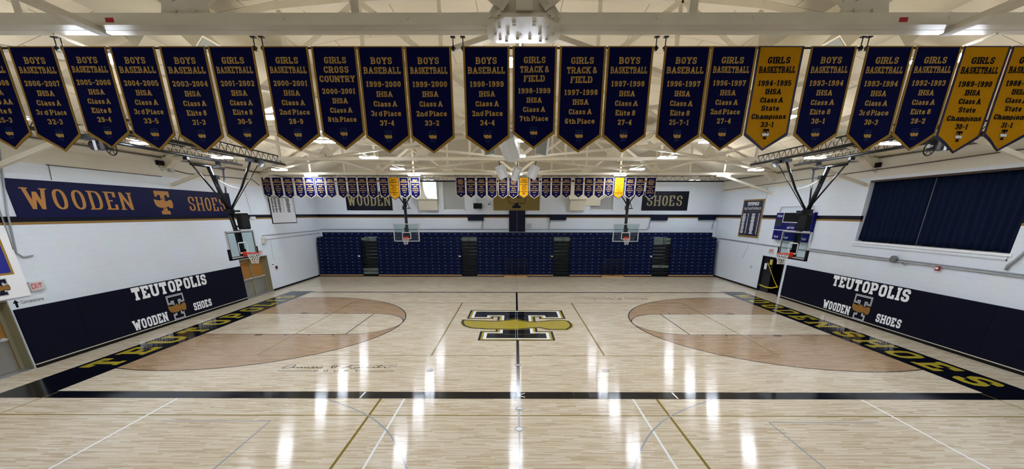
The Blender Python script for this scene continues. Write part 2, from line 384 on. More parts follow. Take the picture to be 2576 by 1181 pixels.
def glyph(ch, st):
    w, lines, ser = GL[ch]; tv, th = st['tv'], st['th']
    wide = max(w, tv*1.02); W = wide
    mp = lambda p: (tv/2+p[0]*(W-tv), th/2+p[1]*(1-th))+tuple(p[2:])
    Q = []
    if ch in 'AKMNVWXY147':             # straight strokes, cut level at the top and foot
        for ln in lines:
            for p, q in zip(ln, ln[1:]):
                a, b = Vector(mp(p)[:2]), Vector(mp(q)[:2])
                if a.y > b.y: a, b, p, q = b, a, q, p
                if b.y-a.y < .08: Q.append([Vector((min(a.x, b.x)-tv*.4, a.y-th/2)), Vector((max(a.x, b.x)+tv*.4, a.y-th/2)), Vector((max(a.x, b.x)+tv*.4, a.y+th/2)), Vector((min(a.x, b.x)-tv*.4, a.y+th/2))]); continue
                sl = (b.x-a.x)/(b.y-a.y)
                if p[1] <= .02: a = Vector((a.x-(sl*a.y if abs(sl) < 1 else 0), 0))
                if q[1] >= .98: b = Vector((b.x+(sl*(1-b.y) if abs(sl) < 1 else 0), 1))
                h = tv/2*(1+.25*min(abs(sl), 1))
                Q.append([Vector((a.x-h, a.y)), Vector((a.x+h, a.y)), Vector((b.x+h, b.y)), Vector((b.x-h, b.y))])
        lines = []
    for ln in lines:
        closed = ln[-1] == 'c'; pts = [mp(p) for p in (ln[:-1] if closed else ln)]
        if ch in 'l1Ii' and len(pts) == 2: pass
        Q += stroke_quads(rounded(pts, closed, st['n'], st.get('rr', .3)/.3), closed, tv, th)
    if st['sl']:
        for sx, sy in ser:
            x, y = mp((sx, sy))[:2]; y0 = 0 if sy < .1 else 1-st['ts']
            l = tv/2+st['sl']*.5
            Q.append([Vector(p) for p in ((x-l, y0), (x+l, y0), (x+l, y0+st['ts']), (x-l, y0+st['ts']))])
    return W, Q
def text(mb, s, c, u, v, h, width=None, maxw=None, st=BANNER, align='c', warp=None, each=None):
    """letters on the plane at c (middle of the baseline) with right u and up v"""
    c, u, v = Vector(c), Vector(u), Vector(v); x = 0; items = []
    for ch in s:
        if ch == ' ': x += .25; continue
        W, Q = glyph(ch, st); items.append((x, Q)); x += W+st['ls']
    tot = x-st['ls']; k = h
    if width: k = width/tot
    elif maxw and tot*h > maxw: k = maxw/tot
    x0 = {'c': -tot*k/2, 'l': 0, 'r': -tot*k}[align]
    nn = u.cross(v).normalized()*.00006
    for x, Q in items:
        for e, q in enumerate(Q):           # strokes lie a hair apart so that none are coplanar
            P = []
            for p in q:
                a, b = x0+(x+p.x)*k, p.y*h
                P.append((warp(a, b) if warp else c+u*a+v*b)+nn*e)
            n = (P[1]-P[0]).cross(P[2]-P[0])
            if n.dot(u.cross(v)) < 0: P = P[::-1]
            mb.face(P)
        if each: each(mb); mb.__init__()
# ---------------------------------------------------------------- the school's block T with a wooden shoe
T_IN = [(-2.0, 2.34), (-2.0, 1.16), (-1.39, 1.16), (-1.39, 1.52), (-.57, 1.52), (-.57, -1.64), (-1.2, -1.64), (-1.2, -2.36),
        (1.2, -2.36), (1.2, -1.64), (.57, -1.64), (.57, 1.52), (1.39, 1.52), (1.39, 1.16), (2.0, 1.16), (2.0, 2.34)]
SHOE = [(-2.48, .65), (-2.48, .1), (-2.32, -.45), (-1.95, -.84), (-1.26, -1.0), (-.04, -1.07), (.42, -.9), (.96, -.74), (1.36, -1.06), (2.15, -1.08),
        (2.42, -.6), (2.47, -.1), (2.38, .45), (2.06, .63), (1.6, .58), (.9, .3), (.46, .36), (.24, .57), (-.04, .81), (-.45, .57), (-.9, .43), (-1.81, .51)]
def offset(poly, d):
    P = [Vector(p) for p in poly]; N = len(P); area = sum(P[i-1].cross(P[i]) if False else P[i-1].x*P[i].y-P[i].x*P[i-1].y for i in range(N)); sg = 1 if area > 0 else -1
    out = []
    for i in range(N):
        a = (P[i]-P[i-1]).normalized(); b = (P[(i+1) % N]-P[i]).normalized()
        n0 = Vector((a.y, -a.x))*sg; n1 = Vector((b.y, -b.x))*sg; m = (n0+n1).normalized(); m = m/max(.5, m.dot(n0)); out.append(tuple(P[i]+m*d))
    return out
def T_rects(d):
    """the T grown by d as rectangles"""
    return [(-2-d, 2+d, 1.52-d, 2.34+d), (-2-d, -1.39+d, 1.16-d, 1.52-d), (1.39-d, 2+d, 1.16-d, 1.52-d), (-.57-d, .57+d, -1.64+d, 1.52-d), (-1.2-d, 1.2+d, -2.36-d, -1.64+d)]
def emblem(mb, c, u, v, nrm, s, layers, shoe, step=.0006, warp=None, squash=1.):
    """layers: [(grow, slot)] from the back; shoe: [(grow, slot)]"""
    c, u, v, nrm = Vector(c), Vector(u), Vector(v), Vector(nrm); k = 0
    def pt(a, b, k): return (warp(a*s*squash, b*s, k*step) if warp else c+u*a*s*squash+v*b*s+nrm*k*step)
    for d, sl in layers:
        mb.mi = sl; k += 1
        for x0, x1, y0, y1 in T_rects(d):
            mb.face([pt(*p, k) for p in ((x0, y0), (x1, y0), (x1, y1), (x0, y1))])
    for d, sl in shoe:
        mb.mi = sl; k += 1
        P = offset(SHOE, d); n = len(P)
        if not warp: mb.face([pt(*p, k) for p in P])
        else:
            up = [(-2.48-d, .65+d), (-1.81, .51+d), (-.9, .43+d), (-.45, .57+d), (-.04, .81+d), (.46, .36+d), (.9, .3+d), (1.6, .58+d), (2.06, .63+d), (2.42+d, .3)]
            lo = [(-2.48-d, .1), (-1.95, -.84-d), (-1.26, -1-d), (-.04, -1.07-d), (.1, -1-d), (.46, -.9-d), (.96, -.74-d), (1.4, -1.06-d), (2.1, -1.08-d), (2.42+d, -.5)]
            for i in range(9): mb.face([pt(*p, k) for p in (lo[i], lo[i+1], up[i+1], up[i])])
    mb.mi = 0

# ================================================================= SETTING
XL, XR, YF, YN = -15.35, 15.45, 23.5, -12.5
fl = struct(MB().box(XL-.3, XR+.6, YN-.3, YF+.3, -.12, 0).build('floor', FLOORW))
def flat(name, polys, m, z, parent=fl):
    b = MB()
    for P in polys: b.face([(p[0], p[1], z) for p in P])
    return b.build(name, m, parent)
def rect(x0, x1, y0, y1): return [(x0, y0), (x1, y0), (x1, y1), (x0, y1)]
def seg(a, b, w):
    d = Vector((b[0]-a[0], b[1]-a[1])).normalized(); n = Vector((-d.y, d.x))*w/2
    return [(a[0]-n.x, a[1]-n.y), (b[0]-n.x, b[1]-n.y), (b[0]+n.x, b[1]+n.y), (a[0]+n.x, a[1]+n.y)]
def arcpts(cx, cy, r, a0, a1, n=48): return [(cx+r*math.cos(a0+(a1-a0)*i/n), cy+r*math.sin(a0+(a1-a0)*i/n)) for i in range(n+1)]
def ribbon(pts, w): return [seg(pts[i], pts[i+1], w) for i in range(len(pts)-1)]
HL, WD = 12.8, 15.24; MY = WD/2
for s in (-1, 1):
    hx = s*(HL-1.6); r3 = 6.02; ftx = s*(HL-5.79)
    base = math.acos(-1.6/r3)              # arc meets the baseline
    A = [(hx - s*r3*math.cos(t), MY+r3*math.sin(t)) for t in [(-base + 2*base*i/72) for i in range(73)]]
    P = [p for p in A if abs(p[0]) <= HL+.01]
    flat('three_point_area', [P if s > 0 else P], STAIN, .0010)
    flat('three_point_line', ribbon([p for p in A if abs(p[0]) <= HL+.02], .055), P_BROWN, .0022)
    lane = [rect(min(s*HL, ftx), max(s*HL, ftx), MY-1.83, MY+1.83)]
    half = arcpts(ftx, MY, 1.83, PI/2 if s < 0 else PI*1.5, -PI/2 if s < 0 else PI*.5, 32) if s < 0 else arcpts(ftx, MY, 1.83, PI/2, PI*1.5, 32)
    flat('free_throw_lane', lane+[(half[::-1] if s < 0 else half)], FLOORW, .0016)
    flat('lane_line', [rect(min(s*HL, ftx), max(s*HL, ftx), MY+k*1.83-.022, MY+k*1.83+.022) for k in (-1, 1)] +
         [rect(ftx-.025, ftx+.025, MY-1.83, MY+1.83)] + ribbon(half, .045), P_BROWN, .0024)
    tk = []
    for x, wd in ((10.5, .3), (9.4, .05), (8.45, .05), (7.48, .05)):
        for k in (-1, 1): tk.append(rect(s*x-wd/2, s*x+wd/2, MY+k*1.93-.1, MY+k*1.93+.1))
    for q in tk: flat('lane_mark', [q], P_BROWN, .0026)
    # end band with the painted word
    flat('baseline_band', [rect(min(s*HL, s*14.2), max(s*HL, s*14.2), -.45, WD+.4)], P_NAVY, .0018)
    ec = lambda mb: mb.build('painted_letter', P_GOLD, fl)
    if s < 0: text(MB(), 'TEUTOPOLIS', (-13.06, 8.0, .0028), (0, 1, 0), (-1, 0, 0), .98, width=12.3, st=FLOORT, each=ec)
    else: text(MB(), 'WOODEN SHOES', (13.06, 7.55, .0028), (0, -1, 0), (1, 0, 0), .98, width=14.2, st=FLOORT, each=ec)
    # volleyball and small court lines
    flat('attack_line', [rect(s*3.0-.03, s*3.0+.03, 3.12, 12.12)], P_OLIVE, .0026)
    flat('side_court_line', [rect(s*3.67-.03, s*3.67+.03, -5.5, -.46)], P_OLIVE, .0026)
    for q in (3.04, 9.1): flat('side_court_line', [rect(s*q-.025, s*q+.025, -5.5, -.46)], P_WHITE, .0027)
    flat('side_court_arc', ribbon([(s*x, y) for x, y in ((5.14, -.47), (4.62, -.78), (4.15, -1.09), (3.7, -1.43), (3.36, -1.77), (3.05, -2.14), (2.82, -2.48), (2.6, -2.86), (2.38, -3.28), (2.19, -3.7), (1.98, -4.3), (1.85, -5.0))], .04), P_GREY, .0028)
    flat('side_court_line', [rect(s*5.92-.018, s*5.92+.018, -5.5, -1.73), rect(min(s*5.92, s*8.5), max(s*5.92, s*8.5), -1.765, -1.73)], P_GREY, .0025)
    flat('volleyball_end_line', [rect(s*9.07-.02, s*9.07+.02, 3.12, 12.12)], P_OLIVE, .0026)
    flat('hash_mark', [seg((s*4.23, -.02), (s*4.25, -.42), .045)], P_WHITE, .0028)
    flat('end_thin_line', [seg((s*12.72, -.05), (s*12.8, -1.6), .03)], P_OLIVE, .0028)
flat('sideline_band', [rect(-14.2, 14.2, -.45, 0)], P_NAVY, .0020)
flat('far_sideline', [rect(-14.2, 14.2, WD, WD+.2)], P_BLACK, .0020)
flat('center_line', [rect(-.05, .05, 0, WD)], P_BLACK, .0015)
flat('center_line', [rect(-.02, .02, -8, -.45)], P_GREY, .0015); flat('center_line', [rect(-.012, .012, WD+.3, 22.3)], P_GREY, .0015)
flat('volleyball_sideline', [rect(-9.07, 9.07, 3.10, 3.14), rect(-9.07, 9.07, 12.1, 12.14)], P_OLIVE, .0014)
flat('side_court_line', [rect(-12.8, 12.8, -1.45, -1.41)], P_OLIVE, .0014)
flat('center_mark', [seg((.0, -.22), (.17, -.08), .035), seg((0, -.22), (.17, -.36), .035)], P_WHITE, .0030)
b = MB()
emblem(b, (-.04, 7.6, .0025), (1, 0, 0), (0, 1, 0), (0, 0, 1), 1.0, [(.31, 0), (.22, 1), (.125, 2), (0, 3)], [(.05, 1), (0, 0), (-.1, 1)], step=.0007)
b.build('center_logo', [P_BLACK, P_GOLD, P_WHITE, P_NAVY], fl)
for r, w_ in ((1.83, .014), (1.02, .01)): flat('center_circle', ribbon(arcpts(-.04, 7.6, r, 0, 2*PI, 64), w_), P_GREY, .0078)
flat('center_seam_line', [rect(-.085, -.07, 5.0, 10.2), rect(.0, .015, 5.0, 10.2)], P_GREY, .0076)
SIG = [[(-7.51, 1.82), (-7.48, 2.01), (-7.4, 2.12), (-7.31, 2.17), (-7.22, 2.13), (-7.21, 2.04), (-7.27, 1.92), (-7.34, 1.83), (-7.45, 1.81), (-7.51, 1.82)], [(-7.23, 1.84), (-7.21, 1.93), (-7.18, 1.97), (-7.18, 1.87), (-7.1, 1.85), (-7.06, 1.94), (-7.04, 1.83), (-6.98, 1.92), (-6.94, 1.94), (-6.92, 1.83), (-6.86, 1.92), (-6.82, 1.94), (-6.8, 1.83), (-6.76, 1.92), (-6.72, 1.95), (-6.7, 1.84), (-6.63, 1.89), (-6.56, 1.96), (-6.56, 1.85), (-6.49, 1.87), (-6.44, 1.96), (-6.43, 1.85), (-6.37, 1.9), (-6.26, 1.95), (-6.29, 1.85), (-6.37, 1.82)], [(-6.37, 2.08), (-6.33, 2.08)], [(-5.56, 2.2), (-5.96, 2.19), (-6.0, 2.02), (-5.95, 1.84), (-5.88, 1.88), (-5.86, 2.02), (-5.85, 2.11)], [(-5.96, 1.97), (-5.73, 2.02)], [(-5.59, 1.84), (-5.49, 1.97), (-5.39, 2.12)], [(-5.04, 2.21), (-5.31, 2.1), (-5.55, 1.95), (-5.43, 1.94), (-5.35, 1.89), (-5.3, 1.82), (-5.23, 1.86), (-5.19, 1.96), (-5.09, 1.96), (-5.08, 1.86), (-5.18, 1.83), (-5.24, 1.86)], [(-5.1, 1.93), (-5.02, 1.95), (-4.96, 1.95), (-4.96, 1.86), (-4.87, 1.89), (-4.81, 1.97), (-4.81, 1.86), (-4.71, 1.88), (-4.66, 1.96), (-4.6, 1.95), (-4.63, 1.87), (-4.52, 1.9), (-4.41, 2.15)], [(-4.46, 2.03), (-4.5, 1.9), (-4.41, 1.88), (-4.34, 1.96), (-4.26, 1.98), (-4.28, 1.88), (-4.18, 1.88), (-4.1, 1.97), (-4.01, 1.96), (-3.9, 1.96)], [(-4.62, 2.09), (-4.29, 2.11), (-3.92, 2.13)]]
for k in (1, -1):
    T = (lambda x, y: (x, y)) if k > 0 else (lambda x, y: (-x, WD-y))
    b = MB()
    for ln in SIG:
        pts = rounded([(p[0], p[1], .05) for p in ln], False, 3) if len(ln) > 2 else [Vector(p) for p in ln]
        for q in stroke_quads(pts, False, .035, .02): b.face([(*T(p.x, p.y), .003) for p in q])
    for x0, x1 in ((-7.52, -6.45), (-4.98, -3.89)): b.face([(*T(*p), .003) for p in rect(x0, x1, 1.575, 1.605)])
    o = (-5.7, 1.53) if k > 0 else (5.7, WD-1.53)
    text(b, 'COURT', (o[0], o[1], .003), (k, 0, 0), (0, k, 0), .15, width=1.4, st=dict(tv=.16, th=.14, sl=0, ts=0, n=3, ls=1.25))
    b.build('court_signature', P_BLACK, fl)
for x, y, r in ((0, 2.16, .10), (.02, -1.04, .10), (0, -2.1, .10), (-2.77, 1.67, .10), (2.74, 1.65, .10)):
    wh = {2.16: 'on the black centre line inside the court', -1.04: 'just outside the near sideline at centre', -2.1: 'nearest the camera on the centre line', 1.67: 'left of the centre line near the signature', 1.65: 'right of the centre line alone on bare boards'}[y]
    t = thing('floor_plate', 'round brass floor socket cover '+wh, 'floor cover', (x, y, .0), 'round floor socket covers')
    MB().disc((x, y, .003), r, (0, 0, 1), .006, 28).build('cover', SILV, t)
    MB().tube([(x+r*.97*math.cos(a*PI/14), y+r*.97*math.sin(a*PI/14), .006) for a in range(28)], .006, 6, True).build('ring', mat('brass_ring', '8d8676', .3, metal=.8), t)

def cells(ax, p0, p1, a0, a1, z0, z1, holes, name, m):
    """a wall as boxes around its openings; ax 'x' = wall facing along x"""
    A = sorted({a0, a1, *[h[0] for h in holes], *[h[1] for h in holes]}); Z = sorted({z0, z1, *[h[2] for h in holes], *[h[3] for h in holes]})
    b = MB()
    for i in range(len(A)-1):
        j = 0
        while j < len(Z)-1:
            ac = (A[i]+A[i+1])/2
            free = lambda j: not any(h[0] < ac < h[1] and h[2] < (Z[j]+Z[j+1])/2 < h[3] for h in holes)
            if not free(j): j += 1; continue
            k = j
            while k < len(Z)-1 and free(k): k += 1
            if ax == 'x': b.box(p0, p1, A[i], A[i+1], Z[j], Z[k])
            else: b.box(A[i], A[i+1], p0, p1, Z[j], Z[k])
            j = k
    return b
L_HOLES = [(12.95, 15.7, 0, 2.2), (-.6, 1.78, 0, 2.18)]
R_HOLES = [(14.05, 16.35, 0, 2.16), (2.98, 9.35, 3.45, 6.0)]
F_HOLES = [(-5.6, -3.9, 4.86, 6.9), (5.6, 7.42, 4.86, 6.9)]
struct(cells('x', XL-.35, XL, YN, YF, 0, 6.9, L_HOLES, '', 0).build('wall_left', WALLS))
struct(cells('x', XR, XR+.35, YN, YF, 0, 6.9, R_HOLES, '', 0).build('wall_right', WALLS))
PROF = [(-15.8, 6.72), (-15.4, 6.9), (-12.5, 8.3), (-9, 9.45), (-5.5, 10.02), (0, 10.2), (5.5, 10.02), (9, 9.45), (12.5, 8.3), (15.5, 6.9), (15.9, 6.72)]
b = cells('y', YF, YF+.3, XL-.35, XR+.35, 0, 6.9, F_HOLES, '', 0)
gab = [(-15.4, 6.9)]+PROF[2:9]+[(15.5, 6.9)]
b.prism(gab[::-1], (0, YF, 0), (1, 0, 0), (0, 0, 1), (0, .3, 0)); struct(b.build('wall_far', WALLE))
b = MB().box(XL-.35, XR+.35, YN-.3, YN, 0, 6.9); b.prism(gab[::-1], (0, YN-.3, 0), (1, 0, 0), (0, 0, 1), (0, .3, 0)); struct(b.build('wall_near', WALLE))
b = MB(); b.prism(PROF+[(p[0], p[1]+.15) for p in PROF[::-1]], (0, YN-.3, 0), (1, 0, 0), (0, 0, 1), (0, YF-YN+.6, 0)); struct(b.build('ceiling', DECK))
# painted stripes, top angles, baseboards
n_tr = 0
def trim(mb, m):
    global n_tr; n_tr += 1; return struct(mb.build('trim_%d' % n_tr, m))
for z0, z1, m in ((4.38, 4.545, NAVYP), (4.30, 4.38, GOLDP)):
    trim(MB().box(XL, XL+.004, 2.3, YF, z0, z1), m)
    trim(MB().box(XL+.0, XR-.0, YF-.004, YF, z0-.02, z1), m)
    bb = MB().box(XR-.004, XR, 9.35, YF, z0, z1); bb.box(XR-.004, XR, YN, 2.98, z0, z1); bb.box(XR-.004, XR+.1, 9.346, 9.35, z0, z1); trim(bb, m)
DKTRIM = mat('dark_eave_angle', '5b5346', .5)
trim(MB().box(XL, XL+.05, YN, YF, 6.86, 6.9), DKTRIM); trim(MB().box(XR-.05, XR, YN, YF, 6.86, 6.9), DKTRIM)
b = MB().box(XL, XL+.02, 15.72, YF, 0, .11); struct(b.build('baseboard_left', BLACK))
b = MB().box(XR-.02, XR, 16.37, YF, 0, .11); struct(b.build('baseboard_right', BLACK))

# ---------------- doors
def double_door(idx, y0, y1, ztop, xw, s):
    """recessed pair of doors in a side wall; xw = wall face, s = direction out of the room"""
    xd = xw+s*.28
    t = bpy.data.objects.new('door_%d' % idx, None); COL.objects.link(t); t.location = (xd, (y0+y1)/2, 0); struct(t)
    b = MB(); b.box(xd, xd+s*.08, y0, y0+.12, 0, ztop); b.box(xd, xd+s*.08, y1-.12, y1, 0, ztop); b.box(xd, xd+s*.08, y0, y1, ztop-.1, ztop)
    ym = (y0+y1)/2; b.box(xd-s*.01, xd+s*.08, ym-.05, ym+.05, 0, ztop)
    for a in (y0, y1-.012): b.box(xw-s*.004, xd, a, a+.012, 0, ztop)      # olive reveal
    b.box(xw-s*.004, xd, y0, y1, ztop-.012, ztop)
    b.build('door_frame', FRAMEM, t)
    MB().box(xw-s*.02, xd+s*.08, y0, y1, .0, .012).build('threshold', SILV, t)
    for a, e in ((y0+.12, ym-.05), (ym+.05, y1-.12)):
        lf = MB().box(xd+s*.03, xd+s*.075, a+.01, e-.01, .015, ztop-.11).build('door_leaf', OAK, t)
        MB().box(xd+s*.022, xd+s*.03, a+.03, e-.03, .03, .98).build('kick_plate', KICK, lf)
        b = MB().bar((xd-s*.03, a+.05, 1.02), (xd-s*.03, e-.05, 1.02), .05, .05); b.box(xd-s*.04, xd+s*.03, e-.2, e-.08, .98, 1.07); b.box(xd-s*.04, xd+s*.03, a+.06, a+.12, .98, 1.07)
        b.build('push_bar', ALU, lf)
        b = MB().tube([(xd-s*.02, (a+e)/2-.3, ztop-.2), (xd-s*.02, (a+e)/2+.15, ztop-.2)], .025, 8); b.build('door_closer', SILV, lf)
    return t
double_door(1, 12.97, 15.68, 2.18, XL, -1)
double_door(2, -.58, 1.76, 2.16, XL, -1)
# pulled-back leaf edge, steel, seen on the far left door
# right doorway: open, a dark hall behind
t = bpy.data.objects.new('door_3', None); COL.objects.link(t); t.location = (XR, 15.2, 0); struct(t)
b = MB(); b.box(XR-.01, XR+.4, 16.2, 16.35, 0, 2.16); b.box(XR-.01, XR+.4, 14.05, 14.15, 0, 2.16); b.box(XR-.01, XR+.4, 14.05, 16.35, 2.06, 2.16); b.build('door_frame', NAVYP, t)
lf = MB().box(XR+.05, XR+.10, 15.25, 16.2, .02, 2.05).build('door_leaf', mat('navy_door', '10131f', .4), t)
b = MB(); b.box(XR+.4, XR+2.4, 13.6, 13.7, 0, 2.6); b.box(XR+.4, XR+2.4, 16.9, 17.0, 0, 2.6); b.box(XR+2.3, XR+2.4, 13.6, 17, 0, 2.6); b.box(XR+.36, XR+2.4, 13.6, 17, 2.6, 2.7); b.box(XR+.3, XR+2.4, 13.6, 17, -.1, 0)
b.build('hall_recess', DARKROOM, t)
def quad_sheet(name, c, u, v, w, h, m, th=.004, **k):
    c, u, v = Vector(c), Vector(u), Vector(v); n = u.cross(v)
    b = MB(); b.prism([(-w/2, -h/2), (w/2, -h/2), (w/2, h/2), (-w/2, h/2)], c, u, v, n*th); return b.build(name, m)
RU, RV = (0, -1, 0), (0, 0, 1)       # right wall: text runs toward the camera
LU, LV = (0, 1, 0), (0, 0, 1)        # left wall
tag(quad_sheet('paper_notice', (XR+.045, 15.95, 1.55), RU, RV, .26, .36, PAPER), 'white paper notice taped to the dark door leaf', 'notice')
tag(quad_sheet('paper_notice', (XR+.045, 15.45, 1.85), RU, RV, .26, .3, YPAPER), 'yellow notice on the open dark door, beside white paper', 'notice')
b = MB()
P = [(15.75, 1.75), (15.2, 1.25), (14.7, .78), (14.3, .5)]
for i in range(3): b.hexa([(XR+.02+dx, p[0], p[1]+dz) for dz in (0, .06) for p in (P[i], P[i+1]) for dx in (0, .004)])
P = [(14.25, .52), (14.9, .34), (15.5, .30), (16.2, .34)]
for i in range(3): b.hexa([(XR+.03+dx, p[0], p[1]+dz) for dz in (0, .06) for p in (P[i], P[i+1]) for dx in (0, .004)])
tag(b.build('caution_tape', YTAPE), 'yellow caution tape strung across the dark right doorway', 'tape')

# ---------------- windows
t = bpy.data.objects.new('window_1', None); COL.objects.link(t); t.location = (XR, 6.2, 3.45); struct(t)
b = MB(); b.box(XR+.3, XR+.36, 2.98, 9.35, 3.45, 6.0); b.build('pane_backing', mat('dark_window_pane', '10141c', .2), t)
b = MB(); b.box(XR-.03, XR+.3, 2.9, 9.43, 3.38, 3.46); b.build('window_sill', WHITE, t)
b = MB(); b.box(XR-.012, XR, 2.98, 9.4, 3.24, 3.28); b.box(XR-.012, XR, 2.98, 3.02, 3.24, 3.38); b.build('sill_trim', GREYB, t)
b = MB(); b.box(XR+.0, XR+.3, 2.98, 9.35, 5.93, 6.0); b.build('window_header', BROWNW, t)
def curtain(y0, y1, label, ph):
    b = MB(); n = 110; nz = 10; z0, z1 = 3.5, 5.95
    g = []
    for j in range(nz+1):
        f = j/nz; z = z0+(z1-z0)*f; row = []
        for i in range(n+1):
            y = y0+(y1-y0)*i/n; q = i/n*(y1-y0)
            dx = .065*math.sin(q*2*PI/.27+ph+.5*math.sin(3*f+q))*(1-.35*f)+.02*math.sin(q*2*PI/.61+ph*2+f*2)
            row.append((XR+.17+dx, y+.015*math.sin(f*5+q*3), z+(.03*math.sin(q*9+ph) if j == 0 else 0)))
        g.append(row)
    base = len(b.v)
    for r in g: b.v += r
    for j in range(nz):
        for i in range(n):
            a = base+j*(n+1)+i; b.f.append((a, a+n+1, a+n+2, a+1)); b.m.append(0); b.sm.append(True)
    o = b.build('window_curtain', CURT); md = o.modifiers.new('thick', 'SOLIDIFY'); md.thickness = .01
    if y0 < 5:
        h_ = MB(); h_.tube([(XR+.12, y1, 3.5), (XR+.13, y1+.01, 5.9)], .012, 6); h_.build('edge_hem', mat('pale_hem', '7c7f88', .8), o, (0, 0, 0))
    return tag(o, label, 'curtain', 'curtains over the big window')
curtain(6.46, 9.3, 'dark navy pleated curtain covering the far half of the big window', .4)
curtain(3.02, 6.40, 'dark navy pleated curtain covering the near half of the big window', 1.9)
tag(MB().tube([(XR+.17, 3.0, 5.99-.03), (XR+.17, 9.33, 5.99-.03)], .012, 8).build('curtain_rod', SILV), 'thin metal rod carrying the two navy window curtains', 'curtain rod')
for k, (x0, x1, z0, z1) in enumerate(F_HOLES):
    t = bpy.data.objects.new('window_%d' % (k+2), None); COL.objects.link(t); t.location = ((x0+x1)/2, YF, z0); struct(t)
    b = MB(); w_ = .05
    b.box(x0-.04, x0+w_, YF-.02, YF+.12, z0-.04, z1); b.box(x1-w_, x1+.04, YF-.02, YF+.12, z0-.04, z1); b.box(x0, x1, YF-.02, YF+.12, z0-.04, z0+w_); b.box(x0, x1, YF-.02, YF+.12, z1-w_, z1)
    b.build('window_frame', mat('white_window_frame', 'dfe2e2', .4), t)
    MB().box(x0, x1, YF+.1, YF+.13, z0, z1).build('infill_panel', GREYP, t)

